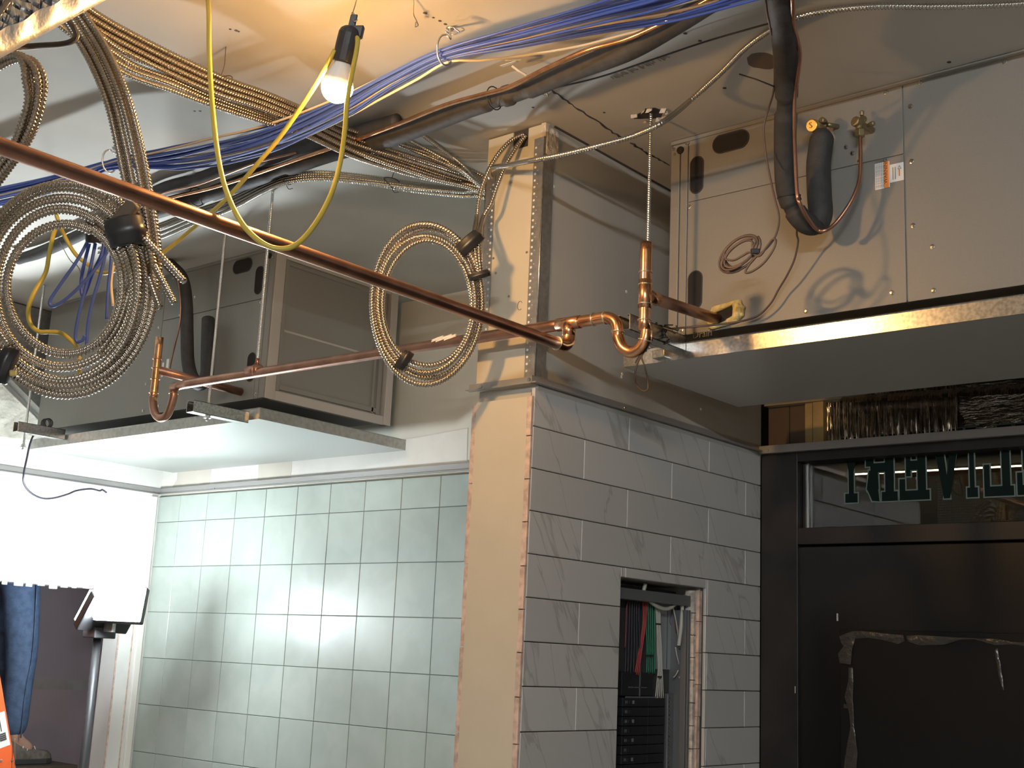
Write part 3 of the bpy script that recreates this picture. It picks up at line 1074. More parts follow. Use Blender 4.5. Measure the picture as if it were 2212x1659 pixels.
b.box((ex - .01, 3.246, UZ0 + .035), (ex + .006, 3.256, 2.965)).box((ex - .01, 3.27, UZ0 + .035), (ex + .006, 3.288, 2.965))
b.build('filter_rail', 'unit', uL, bevel=.001)
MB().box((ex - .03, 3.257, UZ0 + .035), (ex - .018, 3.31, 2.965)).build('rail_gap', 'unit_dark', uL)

# stickers and handwriting on the right unit
st = thing('warning_sticker', 'white sticker with an orange band on the right air handler', 'sticker', PY(1906, 383, UY))
p0, p1 = PY(1891, 412, UY), PY(1921, 347, UY)
for nm, m_, xa, xb, dy in (('sticker_sheet', 'white_paper', p0.x, p1.x, 0), ('orange_band', 'orange_paper', p0.x + (p1.x - p0.x) * .62, p1.x - .0015, .0004)):
    MB().box((xa, UY - .0012 - dy, p0.z + .001), (xb, UY - .0002, p1.z - .001)).build(nm, m_, st)
for k in range(5):
    text_mesh('risk of shock read this before work', .0052, (p0.x + .005 + k * .0045, UY - .0016, p0.z + .004), (0, 0, 1), (-1, 0, 0), 'ink_faint', st, 'print_line', .0001)
text_mesh('WARNING', .013, (p1.x - .005, UY - .002, p0.z + .012), (0, 0, 1), (-1, 0, 0), 'ink', st, 'warning_word', .0001)
st = thing('notice_sticker', 'plain white sticker with a warning triangle on the right air handler', 'sticker', PY(1938, 371, UY))
p0, p1 = PY(1923, 395, UY), PY(1952, 350, UY)
MB().box((p0.x, UY - .0012, p0.z), (p1.x, UY - .0002, p1.z)).build('sticker_sheet', 'white_paper', st)
for k in range(2):
    MB().box((p0.x + .007 + k * .006, UY - .0016, p0.z + .006), (p0.x + .0085 + k * .006, UY - .0011, p1.z - .008)).build('print_line', 'ink_faint', st)
MB().box((p1.x - .012, UY - .0016, p0.z + .012), (p1.x - .009, UY - .0011, p1.z - .016)).build('print_line', 'orange_paper', st)
MB().tube([(p1.x - .014, UY - .0016, p1.z - .015), (p1.x - .006, UY - .0016, p1.z - .015), (p1.x - .010, UY - .0016, p1.z - .007)], .0008, 4, closed=True).build('triangle', 'ink', st)
p = PY(1494, 733, UY)
text_mesh('Drain', .026, (p.x + .003, UY - .0012, p.z + .001), (1, 0, .02), (0, 0, 1), 'ink_faint', uR, 'handwriting', .0003)
a0, a1 = PY(1530, 719, UY - .001), PY(1537, 710, UY - .001)
MB().tube([a0, a1], .0011, 5).tube([a1 + Vector((-.009, 0, .001)), a1, a1 + Vector((0, 0, -.010))], .0009, 5).build('arrow_mark', 'ink_faint', uR)
for (xa, ya, xb, yb) in ((348, 815, 355, 783), (357, 812, 366, 775)):
    p, q = PY(xa, ya, UY), PY(xb, yb, UY)
    o = MB().box((p.x, UY - .001, p.z), (q.x, UY - .0001, q.z)).build('paper_sticker', 'white_paper')
    tag(o, 'small white sticker on the left air handler behind the copper riser, the ' + ('shorter left' if xa < 350 else 'taller right') + ' one', 'sticker')


# drip trays
def tray(label, x0, x1, y0, y1, z0, z1):
    r_ = thing('drip_tray', label, 'drip tray', ((x0 + x1) / 2, (y0 + y1) / 2, z0))
    MB().box((x0, y0, z0), (x1, y1, z0 + .0025)).build('tray_bottom', 'galv_lamp_offset' if x1 < -3 else 'galv_bottom', r_)
    b = MB()
    b.box((x0, y0 - .002, z0), (x1, y0, z1)).box((x0, y1, z0), (x1, y1 + .002, z1)).box((x0 - .002, y0, z0), (x0, y1, z1)).box((x1, y0, z0), (x1 + .002, y1, z1))
    b.tube([(x0, y0 - .001, z1), (x1, y0 - .001, z1)], .0022, 6)
    b.tube([(x1 + .001, y0, z1), (x1 + .001, y1, z1)], .0022, 6)
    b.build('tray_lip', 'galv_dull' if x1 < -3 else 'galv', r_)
    return r_


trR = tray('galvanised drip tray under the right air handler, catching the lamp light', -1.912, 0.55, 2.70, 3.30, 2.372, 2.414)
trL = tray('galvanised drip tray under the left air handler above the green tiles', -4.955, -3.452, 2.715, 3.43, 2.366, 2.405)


# hanger rods and struts
def hanger(rod_label, X, Y, ztop, zbot, group=None):
    r_ = thing('threaded_rod', rod_label, 'rod', (X, Y, zbot), group)
    MB().tube([(X, Y, zbot), (X, Y, ztop)], .0048, 8, corr=(.006, .0006)).build('rod', 'rod', r_, smooth=True)
    b = MB()
    b.lathe((X, Y, zbot + .012), (0, 0, 1), [(0, .0095), (.008, .0095)], 6)
    b.lathe((X, Y, zbot + .0085), (0, 0, 1), [(0, .013), (.002, .013)], 14)
    b.build('nut', 'rod', r_)
    return r_


def strut(label, X, Y0, Y1, z):
    """C channel along Y, open side up"""
    w, h, t, lip = .020, .020, .0025, .007
    b = MB()
    b.box((X - w, Y0, z), (X + w, Y1, z + t)).box((X - w, Y0, z), (X - w + t, Y1, z + h * 2)).box((X + w - t, Y0, z), (X + w, Y1, z + h * 2))
    b.box((X - w, Y0, z + h * 2 - t), (X - w + lip + t, Y1, z + h * 2)).box((X + w - lip - t, Y0, z + h * 2 - t), (X + w, Y1, z + h * 2))
    o = b.build('strut_channel', 'galv', bevel=.0006)
    return tag(o, label, 'strut')


hanger('threaded hanger rod rising behind the right copper trap to the broken ceiling hole', -1.737, 2.543, 2.998, 2.36)
strut('steel strut channel end under the right air handler behind the copper trap', -1.737, 2.445, 2.715 - .018, 2.392)
xl2 = PY(458, 800, 2.543).x
hanger('thin threaded rod of the left air handler, ending in a lit strut', xl2, 2.543, 2.998, 2.335)
strut('brightly lit strut channel at the right end of the left drip tray', xl2, 2.47, 2.700, 2.352)
xl3 = PY(60, 890, 2.543).x
hanger('threaded rod at the far left end of the left air handler', xl3, 2.543, 2.998, 2.32)
strut('dark strut channel at the far left end of the left drip tray', xl3, 2.50, 2.705, 2.385)

# ------------------------------------------------------------------ copper drain lines
PR = .0143
YP = 2.365


def coupling(b, p, d, l=.03, r=PR + .0022):
    p, d = Vector(p), Vector(d).normalized()
    b.lathe(p - d * l / 2, d, [(0, PR), (0.001, r), (l * .3, r), (l * .42, PR + .0012), (l * .58, PR + .0012), (l * .7, r), (l - .001, r), (l, PR)], 20)


def ring(b, p, d, r=PR + .0026):
    p, d = Vector(p), Vector(d).normalized()
    b.lathe(p - d * .0016, d, [(0, PR), (.0006, r), (.0026, r), (.0032, PR)], 20)


XB = -1.842
ZB = PY(1212, 742, YP - .02).z
TEE = Vector((XB, YP, 2.405))
pz_ = TEE.z
big = thing('copper_pipe', 'long copper drain pipe crossing the upper left of the room towards the camera', 'pipe', (XB, 1.3, ZB))
zb = 2.345
pts = [(XB, -1.2, zb + .012), (XB, YP - .03, zb)]
MB().tube([Vector(pts[0]).lerp(Vector(pts[1]), k / 30) for k in range(31)], PR, 20).build('tube', 'copper', big, smooth=True)
b = MB()
ring(b, (XB, YP - .045, zb), (0, 1, 0), PR + .003)
b.build('solder_ring', 'solder', big)
el = spline([Vector((XB, YP - .045, zb)), Vector((XB, YP - .022, zb)), Vector((XB, YP - .006, zb + .008)), Vector((XB, YP, zb + .024)), Vector((XB, YP, pz_ - .012))], 8)
b = MB()
b.tube(el, PR + .0018, 20)
b.build('elbow', 'copper_bright', big, smooth=True)
# run under the left: tee, straight pipe, couplings
xe = PY(388, 832, YP).x
ze = PY(388, 832, YP).z
run = thing('copper_pipe', 'copper drain pipe running level across the cream column to the left trap', 'pipe', (TEE.x - .5, YP, ze))
MB().tube([Vector((xe, YP, ze)).lerp(TEE, k / 30) for k in range(31)], PR, 20).build('tube', 'copper', run, smooth=True)
dirp = (TEE - Vector((xe, YP, ze))).normalized()
b = MB()
b.lathe(TEE - dirp * .035, dirp, [(0, PR), (.001, PR + .002), (.069, PR + .002), (.07, PR)], 20)
b.lathe(TEE + Vector((0, 0, -.032)), (0, 0, 1), [(0, PR), (.001, PR + .002), (.032, PR + .002)], 20)
b.build('tee', 'copper_bright', run, smooth=True)
xc = PY(549, 801, YP)
b = MB()
b.lathe(Vector((xc.x, YP, xc.z)) - dirp * .028, dirp, [(0, PR), (.001, PR + .003), (.055, PR + .003), (.056, PR)], 20)
b.build('coupling', 'copper', run, smooth=True)
b = MB()
for k in range(5):
    p = PY(948 + k * 9, 737 - k * 1.6, YP)
    b.obox(p + Vector((0, -PR + .001, .001)), (.012, 0, .002), (0, .002, 0), (0, .001, .004 + .002 * (k % 2)))
b.build('paper_scrap', 'mud', run)
cl = thing('pipe_hanger', 'bright rod with split ring holding the level copper pipe at its coupling', 'pipe hanger', (xc.x + .012, YP, xc.z))
MB().tube([(xc.x + .012, YP, xc.z + .02), (xc.x + .012, YP, 2.998)], .0048, 8, corr=(.006, .0006)).build('rod', 'rod', cl, smooth=True)
b = MB()
rg = [Vector((xc.x + .012, YP + math.cos(t) * (PR + .0035), xc.z + math.sin(t) * (PR + .0035))) for t in np.linspace(0, 2 * math.pi, 20, endpoint=False)]
b.tube(rg, .0035, 6, closed=True)
b.lathe((xc.x + .012, YP, xc.z + PR + .003), (0, 0, 1), [(0, .008), (.012, .006), (.02, .006)], 8)
b.build('split_ring', 'copper', cl, smooth=True)

# right trap: from the tee right, down round the bend and up the riser
trap = thing('copper_trap', 'bright copper drain trap with riser beside the right air handler', 'drain trap', (-1.70, 2.38, 2.3))
T0 = TEE + dirp * .033
pa = PY(1308, 686, YP + .005)
pts = [T0, T0.lerp(pa, .5), pa, PY(1328, 694, YP + .006), PY(1334, 712, YP + .008), PY(1335, 728, YP + .01), PY(1345, 751, YP + .012), PY(1364, 761, YP + .014), PY(1383, 752, YP + .014), PY(1394, 732, YP + .014), PY(1397, 712, YP + .015)]
b = MB().tube(spline(pts, 8), PR, 20)
b.build('bend', 'copper_bright', trap, smooth=True)
rt = PY(1396, 524, YP + .015)
rb = PY(1397, 714, YP + .015)
rb.x = rt.x
MB().tube([rb.lerp(rt, k / 10) for k in range(11)], PR, 20, cap=True).build('riser', 'copper_bright', trap, smooth=True)
MB().lathe(rt + Vector((0, 0, -.002)), (0, 0, 1), [(0, PR - .002), (.0024, PR - .002)], 18).build('riser_bore', 'ink', trap)
for q_, d_ in [(rb.lerp(rt, zf), (0, 0, 1)) for zf in (.12, .30, .52, .66)] + [(T0.lerp(pa, .55), pa - T0), (pa, pa - T0), (PY(1334.5, 718, YP + .008), (0, .1, 1)), (PY(1393, 735, YP + .014), (.3, 0, 1))]:
    b = MB()
    ring(b, q_, d_)
    b.build('solder_ring', 'solder', trap, smooth=True)
b = MB()
p = rb.lerp(rt, .41)
b.lathe(p - Vector((0, 0, .035)), (0, 0, 1), [(0, PR), (.001, PR + .002), (.07, PR + .002), (.071, PR)], 20)
b.lathe(p, (0, 1, 0), [(0, PR + .002), (.05, PR + .002), (.051, PR)], 20)
b.build('tee', 'copper_bright', trap, smooth=True)
d0 = p + Vector((0, .045, 0))
de = PY(1549, 689, UY)
MB().tube([d0, Vector((de.x, UY + .02, de.z + .001))], PR, 20).build('drain_stub', 'copper', trap, smooth=True)
DR_END = Vector((p.x, UY, p.z - .012))

# left trap
tl_ = thing('copper_trap', 'dim copper drain trap hanging below the left air handler', 'drain trap', (-3.55, 2.38, 2.3))
lt = PY(345, 729, 2.38)
lb = PY(329, 868, 2.38)
lb.x = lt.x
MB().tube([lb.lerp(lt, k / 8) for k in range(9)], PR * .92, 18).build('riser', 'copper_bright', tl_, smooth=True)
rr_ = PY(374, 858, 2.38)
ub = [lb + Vector((0, 0, .02)), lb, PY(335, 893, 2.38), PY(348, 903, 2.38), PY(363, 893, 2.38), rr_, rr_ + Vector((.002, -.004, .03)), Vector((xe - .012, YP + .002, ze - .003)), Vector((xe + .01, YP, ze))]
MB().tube(spline(ub, 8), PR * .95, 18).build('bend', 'copper', tl_, smooth=True)
for q in (lb + Vector((0, 0, .03)), lb.lerp(lt, .35), lb.lerp(lt, .52), lb.lerp(lt, .66), rr_ + Vector((0, 0, .012))):
    b = MB()
    ring(b, q, (0, 0, 1))
    b.build('solder_ring', 'copper_bright', tl_, smooth=True)
p = lb.lerp(lt, .5)
MB().tube([p, Vector((p.x, 2.76, p.z - .01))], PR, 18).build('drain_stub', 'copper', tl_, smooth=True)

# foam round the right drain stub
fo = thing('foam_plug', 'yellow spray foam filling the grip hole round the right drain stub', 'foam', PY(1575, 690, UY))
b = MB()
c0, c1 = PY(1549, 688, UY), PY(1588, 673, UY)
ax = (c1 - c0)
pts = []
for k in range(26):
    t = 2 * math.pi * k / 26
    r_ = .021
    base = c1 if math.cos(t) > 0 else c0
    pts.append(base + Vector((math.cos(t) * r_, -.004, math.sin(t) * r_ * 1.12)))
b.tube(pts, [.008 + .003 * math.sin(k * 1.9) for k in range(26)], 8, closed=True)
b.build('foam_ring', 'sprayfoam', fo, smooth=True)
b = MB()
b.tube(spline([c1 + Vector((.004, -.004, .020)), c1 + Vector((.012, -.008, 0)), c1 + Vector((.004, -.005, -.020)), c1 + Vector((-.02, -.004, -.026))], 8), [.010, .014, .012, .008], 8)
b.build('foam_lump', 'sprayfoam', fo, smooth=True)
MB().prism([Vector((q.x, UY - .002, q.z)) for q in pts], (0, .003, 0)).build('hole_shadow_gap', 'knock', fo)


# ------------------------------------------------------------------ hanging work bulb
bp_ = thing('hanging_bulb', 'lit bulb in a black socket hung by wire from the ceiling', 'light bulb', BULB_POS)
s0 = D(742, 128, 2.575)
axd = (D(752, 78, 2.565) - D(727, 184, 2.575)).normalized()
axd = Vector((axd.x, axd.y, abs(axd.z))).normalized()
B0 = Vector(BULB_POS)
R_ = .0325
prof = [(-R_ * math.cos(t), R_ * math.sin(t)) for t in np.linspace(0.02, 1.80, 14)] + [(.0078, .028)]
MB().lathe(B0, axd, prof, 28).build('glowing_globe', 'bulb', bp_, smooth=True)
MB().lathe(B0, axd, [(.0072, .0305), (.010, .0312), (.024, .0275), (.040, .020), (.052, .0155), (.060, .0150)], 24).build('bulb_collar', 'white_paper', bp_, smooth=True)
b = MB()
b.lathe(B0, axd, [(.050, .019), (.052, .0225), (.085, .0235), (.110, .023), (.118, .020), (.124, .012)], 24)
b.obox(B0 + axd * .112 + RIGHT * .012, RIGHT * .014, axd * .012, FWD * .011)
b.build('socket', 'black_plastic', bp_, smooth=False, bevel=.002)
ht = B0 + axd * .124
b = MB()
b.obox(ht + axd * .010, RIGHT * .007, axd * .014, FWD * .004)
b.build('hook_tab', 'black_plastic', bp_, bevel=.0015)
wp = [ht + axd * .018, D(757, 50, 2.56), D(765, 44, 2.56), D(762, 30, 2.57), D(768, 8, 2.58)]
top = PZ(775, -22, ZC)
b = MB()
b.tube(spline(wp + [top], 8), .0011, 6)
b.tube(spline([D(757, 62, 2.56), D(752, 56, 2.56), D(762, 42, 2.56), D(766, 32, 2.56), D(760, 28, 2.56), D(764, 46, 2.55), D(773, 43, 2.55)], 6), .0010, 6)
b.build('hanging_wire', 'wire_steel', bp_, smooth=True)
CORD = .0050
c_in = D(772, 84, 2.545)
loop = [PZ(447, -30, 2.98), D(451, 30, 2.60), D(452, 120, 2.52), D(458, 220, 2.45), D(470, 330, 2.38), D(488, 410, 2.33), D(520, 478, 2.29), D(560, 520, 2.27), D(600, 537, 2.27), D(640, 528, 2.28), D(680, 485, 2.31), D(715, 420, 2.36),
        D(735, 350, 2.42), D(745, 280, 2.47), D(750, 220, 2.50), D(760, 160, 2.52), D(770, 110, 2.535), c_in, D(762, 80, 2.55)]
tag(MB().tube(spline(loop, 8), CORD, 10).build('extension_cord', 'yellow', smooth=True), 'yellow cord hanging in a deep loop below the lit bulb', 'cord')
c2 = [D(724, 108, 2.55), D(712, 130, 2.56), D(690, 170, 2.60), D(650, 232, 2.66), D(600, 302, 2.74), D(555, 355, 2.80), D(500, 418, 2.88), D(450, 465, 2.95), D(400, 508, 3.02), D(352, 546, 3.06), D(320, 565, 3.08), D(290, 568, 3.1), D(225, 590, 3.15), D(190, 572, 3.18), D(160, 545, 3.2), D(135, 500, 3.2), D(120, 460, 3.2)]
tag(MB().tube(spline(c2, 8), CORD, 10).build('extension_cord', 'yellow', smooth=True), 'yellow cord running straight down left from the bulb socket behind the copper pipe', 'cord')
c3 = [D(125, 480, 3.15), D(115, 508, 3.12), D(106, 550, 3.1), D(98, 590, 3.08), D(72, 635, 3.05), D(61, 670, 3.05), D(66, 700, 3.05), D(84, 716, 3.05), D(105, 717, 3.05), D(130, 719, 3.05), D(150, 733, 3.05), D(166, 752, 3.05), D(172, 785, 3.05), D(170, 815, 3.08)]
tag(MB().tube(spline(c3, 8), CORD * 1.1, 10).build('extension_cord', 'yellow', smooth=True), 'yellow cord with an S bend seen inside the big left coil', 'cord')

# ------------------------------------------------------------------ LED work light on its stand
LX, LY, LZ = -4.68, 3.00, 1.70
wl_ = thing('work_light', 'glaring white LED work light on a dark stand by the doorway', 'work light', (LX - .07, LY, 0))
nrm = Vector((-.80, .05, .60)).normalized()
ux = Vector((0, 1, 0)) - nrm * nrm.y
ux.normalize()
uy = nrm.cross(ux)
cen = Vector((LX - .02, LY, LZ + .02))
MB().obox(cen - nrm * .022, ux * .115, uy * .085, nrm * .022).build('lamp_head', 'black_plastic', wl_, bevel=.006)
MB().obox(cen + nrm * .010, ux * .105, uy * .075, nrm * .010).build('lamp_lens', 'led', wl_)
n2 = Vector((.58, -.78, .25)).normalized()
u2 = Vector((.80, .595, 0)).normalized()
v2 = n2.cross(u2)
cen2 = Vector((LX + .10, LY - .02, LZ + .045))
MB().obox(cen2 - n2 * .022, u2 * .100, v2 * .075, n2 * .020).build('lamp_head', 'black_plastic', wl_, bevel=.006)
MB().obox(cen2 + n2 * .008, u2 * .092, v2 * .067, n2 * .010).build('lamp_lens', 'led2', wl_)
b = MB()
b.obox(Vector((LX - .055, LY, LZ - .075)), (.045, 0, 0), (0, .05, 0), (0, 0, .022))
b.build('battery_mount', 'black_plastic', wl_, bevel=.004)
b = MB()
b.box((LX - .10, LY - .006, LZ - .06), (LX + .02, LY + .006, LZ - .052))
b.obox(cen - nrm * .05 + Vector((0, 0, -.02)), (.03, 0, 0), (0, .008, 0), (0, 0, .04))
b.build('yoke', 'galv_dull', wl_)
sx, sy = LX - .065, LY
MB().tube([(sx, sy, .25), (sx, sy, LZ - .09)], .0165, 14).build('pole', 'black_plastic', wl_, smooth=True)
MB().tube([(sx, sy, .2), (sx, sy, .9)], .018, 14).build('outer_pole', 'black_plastic', wl_, smooth=True)
for k in range(3):
    t = 2.1 * k + .4
    MB().tube([(sx, sy, .62), (sx + math.cos(t) * .5, sy + math.sin(t) * .5, .012)], .011, 8).build('leg', 'black_plastic', wl_, smooth=True)

# ------------------------------------------------------------------ armored cables
def P_(lst, z=None):
    return [PZ(x, y, zz) for x, y, zz in lst]


# bundle A: under the ceiling from the upper left to the column
A = P_([(40, -60, 2.91), (110, -20, 2.91), (200, 48, 2.91), (330, 118, 2.91), (470, 183, 2.90), (570, 218, 2.91), (660, 256, 2.92), (760, 302, 2.93), (870, 338, 2.935), (960, 368, 2.935), (1030, 392, 2.93)])
A.append(Vector((-2.26, 2.66, 2.90)))
lay = [(-1.5, 0), (-.5, 0), (.5, 0), (1.5, 0), (-1, .9), (0, .9), (1, .9)]
for i, p in enumerate(bundle_paths(A, 7, CR, twist=.7, spread=[1.0, 1.0, 1.0, 1.02, 1.0, 1.0, 1.1, 1.5, 1.6, 1.3, 1.0], seed=3, layout=lay, wob=1.2, ref=FWD, a0=-.1)):
    armored(p, 'armored cable in the main bundle running under the ceiling from upper left to the column', 'armored cables of the main ceiling bundle')
A2 = P_([(20, -40, 2.88), (100, 5, 2.88), (190, 78, 2.87), (280, 142, 2.865), (370, 176, 2.87), (460, 214, 2.875), (560, 250, 2.885), (660, 284, 2.90), (760, 330, 2.91), (870, 366, 2.92), (960, 388, 2.925), (1030, 402, 2.92)])
A2.append(Vector((-2.26, 2.64, 2.885)))
for i, p in enumerate(bundle_paths(A2, 4, CR, twist=1.3, spread=[1.0, 1.0, 1.0, 1.35, 1.1, 1.0, 1.0, 1.1, 1.4, 1.2, 1.0], seed=4, layout=[(-1.5, 0), (-.5, 0), (.5, 0), (1.5, 0)], wob=.8, ref=FWD, a0=.2)):
    armored(p, 'armored cable sagging just below the main ceiling bundle between foil wrap and yellow cord', 'armored cables sagging under the main bundle')
# bundle B: lower bundle along the black pipes
B = P_([(215, 530, 2.93), (330, 505, 2.93), (420, 470, 2.93), (500, 440, 2.93), (570, 405, 2.93), (625, 385, 2.93), (700, 379, 2.935), (800, 388, 2.935), (900, 402, 2.935), (1000, 412, 2.93), (1035, 414, 2.92)])
B.append(Vector((-2.26, 2.60, 2.88)))
for p in bundle_paths(B, 5, CR * .92, twist=1.5, spread=[1.6, 1.4, 1.1, 1.0, 1.0, 1.2, 1.2, 1.0], seed=8, wob=1.0, layout=[(-1.5, 0), (-.5, 0), (.5, 0), (1.5, 0), (0, .9)], ref=FWD, a0=.1):
    armored(p, 'armored cable in the lower bundle that sags below the black pipes', 'armored cables of the lower ceiling bundle', 'cable2', CR * .92)
# bundle C: fan from the column back up to the ceiling
for k, (x, y) in enumerate([(912, 290), (880, 300), (930, 302), (862, 312), (895, 318)]):
    pts = P_([(x, y, 2.975), (x + (1035 - x) * .35, y + (388 - y) * .33, 2.965), (x + (1035 - x) * .7, y + (388 - y) * .68, 2.95 - k * .006), (1036, 384 + k * 4, 2.945 - k * .012)])
    pts.append(Vector((-2.27, 2.68 - k * .01, 2.93 - k * .016)))
    armored(spline(pts, 8), 'armored cable fanning up from the column, reaching the ceiling ' + ('third from left', 'fourth from left', 'first from left', 'second from left', 'fifth from left')[0] if False else 'armored cable fanning up from the column to the ceiling behind the black pipes', 'armored cables fanning from the column', 'cable2', CR * .9)
# bundle D: drops from the upper left into the big coil
Dp = [D(120, -40, 2.60), D(165, 35, 2.56), D(215, 115, 2.52), D(258, 215, 2.48), D(285, 320, 2.46), D(305, 420, 2.45), D(318, 500, 2.45), D(322, 580, 2.45), D(308, 655, 2.45), D(285, 720, 2.45), D(240, 780, 2.45)]
for p in bundle_paths(Dp, 6, CR, twist=.5, spread=[1.0, 1.0, 1.0, 1.05, 1.0, 1.15, 1.25, 1.1], seed=5, wob=1.0, layout=[(-1.8, 0), (-.8, 0), (.2, 0), (1.2, 0), (-1.3, .9), (.7, .9)], ref=FWD, a0=-.15):
    armored(p, 'armored cable dropping from the ceiling into the right side of the big coil', 'armored cables dropping into the big coil')
# bundle E: hanging arc at the left edge of the picture
for k in range(4):
    o = (k - 1.5) * 13
    q = .012 * (k % 2)
    E_ = [D(-80, 190 + o * .2, 2.30 + q), D(-10, 133 + (k % 2) * 16, 2.26 + q), D(35, 118 + (k % 2) * 10, 2.24 + q), D(62 + o * .5, 138 - o * .3, 2.22 + q), D(74 + o, 170, 2.21 + q), D(76 + o * .8, 215, 2.21 + q), D(62 + o * .8, 270, 2.22 + q), D(38 + o * .7, 320, 2.24 + q), D(5 + o * .7, 365, 2.26 + q), D(-60, 450 + o, 2.30 + q)]
    armored(spline(E_, 8), ('innermost', 'second innermost', 'second outermost', 'outermost')[k] + ' armored cable in the hanging arc below the foil wrap', 'armored cables of the left edge arc')


def coil(cx, cy, d, axs, n, r, name, labels, group, ph=0.0, dj=.010, squeeze=None, m='cable'):
    """loops of armored cable; axs: per turn (ax, ay) in px at that depth; each cable makes two turns"""
    for k in range(0, n, 2):
        pos = ['outermost', 'second from outside', 'middle', 'second from inside', 'innermost'] if n == 10 else ['outermost', 'second from outside', 'second from inside', 'innermost']
        pts = []
        turns = axs[k:k + 2]
        N = 44 * len(turns)
        for i in range(N + 1):
            t = 2 * math.pi * i / 44
            u = i / N * (len(turns) - 1)
            a0, a1 = turns[int(u)], turns[min(int(u) + 1, len(turns) - 1)]
            f = u - int(u)
            ax_, ay_ = a0[0] * (1 - f) + a1[0] * f, a0[1] * (1 - f) + a1[1] * f
            jit = 1 + .012 * math.sin(3 * t + k * 1.7)
            dd = d + dj * math.sin(t + k * .9) + (k % 4) * .0045
            pts.append(D(cx + a0[2] + ax_ * jit * math.sin(t + ph), cy - ay_ * jit * math.cos(t + ph), dd))
        armored(pts, pos[k // 2] + ' ' + labels, group, m, r, name)


coil(137, 622, 2.43, [(196, 232, 4), (190, 226, 4), (182, 218, 0), (176, 212, 0), (168, 204, -3), (160, 192, -3), (150, 178, 0), (143, 165, 0), (128, 146, 2), (120, 136, 2)], 10, CR * 1.05, 'armored_cable',
     'armored cable wound in the big coil at the left edge', 'armored cables of the big left coil', ph=.5)
coil(921, 656, 3.18, [(121, 176, 0), (118, 172, 0), (114, 164, 0), (111, 160, 0), (106, 150, 0), (104, 146, 0), (98, 136, 2), (96, 134, 2)], 8, CR * .95, 'armored_cable',
     'armored cable wound in the smaller coil beside the cream column', 'armored cables of the right coil', ph=.9, dj=.006)
# cut ends poking out of the big coil
for (x0, y0, x1, y1, w) in ((312, 515, 398, 608, 'longest'), (334, 575, 377, 655, 'middle'), (322, 600, 345, 664, 'shortest')):
    q0, q1 = D(x0, y0, 2.42), D(x1, y1, 2.38)
    armored([q0.lerp(q1, k / 8) for k in range(9)], 'cut end of armored cable poking right out of the big coil, the %s of three' % w, 'cut cable ends of the big coil')
q0, q1 = D(-20, 690, 2.40), D(20, 745, 2.38)
armored([q0.lerp(q1, k / 6) for k in range(7)], 'cut end of armored cable at the lower left tape of the big coil', 'cut cable ends of the big coil')


def tape(p, d, r, l, label, flat=.7, side=None):
    p, d = Vector(p), Vector(d).normalized()
    s = d.cross(FWD).normalized()
    f = d.cross(s).normalized()
    vs, fs = [], []
    n = 18
    prof = [(-1, .9), (-.85, 1.02), (-.3, 1.0), (-.25, 1.05), (.3, 1.03), (.35, .98), (.9, 1.0), (1, .88)]
    for a_, k in prof:
        for i in range(n):
            t = 2 * math.pi * i / n
            w = 1 + .05 * math.sin(3 * t + a_ * 2)
            vs.append(p + d * (a_ * l / 2) + s * (math.cos(t) * r * k * w) + f * (math.sin(t) * r * flat * k * w))
    for j in range(len(prof) - 1):
        for i in range(n):
            fs.append((j * n + i, j * n + (i + 1) % n, (j + 1) * n + (i + 1) % n, (j + 1) * n + i))
    fs.append(tuple(range(n))[::-1])
    fs.append(tuple((len(prof) - 1) * n + i for i in range(n)))
    return tag(MB().add(vs, fs).build('electrical_tape', 'tape', smooth=True), label, 'tape')


tape(D(272, 500, 2.43), D(285, 560, 2.43) - D(262, 440, 2.43), .037, .055, 'thick black tape wrap on the upper right of the big coil')
tape(D(12, 790, 2.42), D(40, 800, 2.42) - D(-10, 780, 2.42), .036, .030, 'black tape wrap on the lower left of the big coil', .5)
tape(D(1012, 528, 3.19), D(1040, 560, 3.19) - D(985, 500, 3.19), .040, .036, 'black tape wrap on the upper right of the smaller coil', .6)
tape(D(873, 778, 3.18), D(895, 790, 3.18) - D(855, 762, 3.18), .026, .026, 'black tape wrap on the lower left of the smaller coil', .7)
tape(D(1035, 595, 3.18), D(1040, 610, 3.18) - D(1031, 580, 3.18), .028, .018, 'small black tape wrap on the right side of the smaller coil', .6)
b = MB()
b.obox(D(30, 806, 2.36), RIGHT * .008, UP * .006, FWD * .005)
tag(b.build('wire_nut', 'brass', bevel=.003), 'shiny metal cable connector at the lower left tape of the big coil', 'connector')
# binder scrap between the big coil and the copper pipe
b = MB()
b.obox(D(270, 462, 2.42), (D(292, 440, 2.42) - D(250, 490, 2.42)) * .5, (D(280, 475, 2.42) - D(262, 455, 2.42)) * .55, FWD * .010)
tag(b.build('cloth_strap', 'plywood', bevel=.004), 'brown strap over the top right of the big coil just under the copper pipe', 'strap')

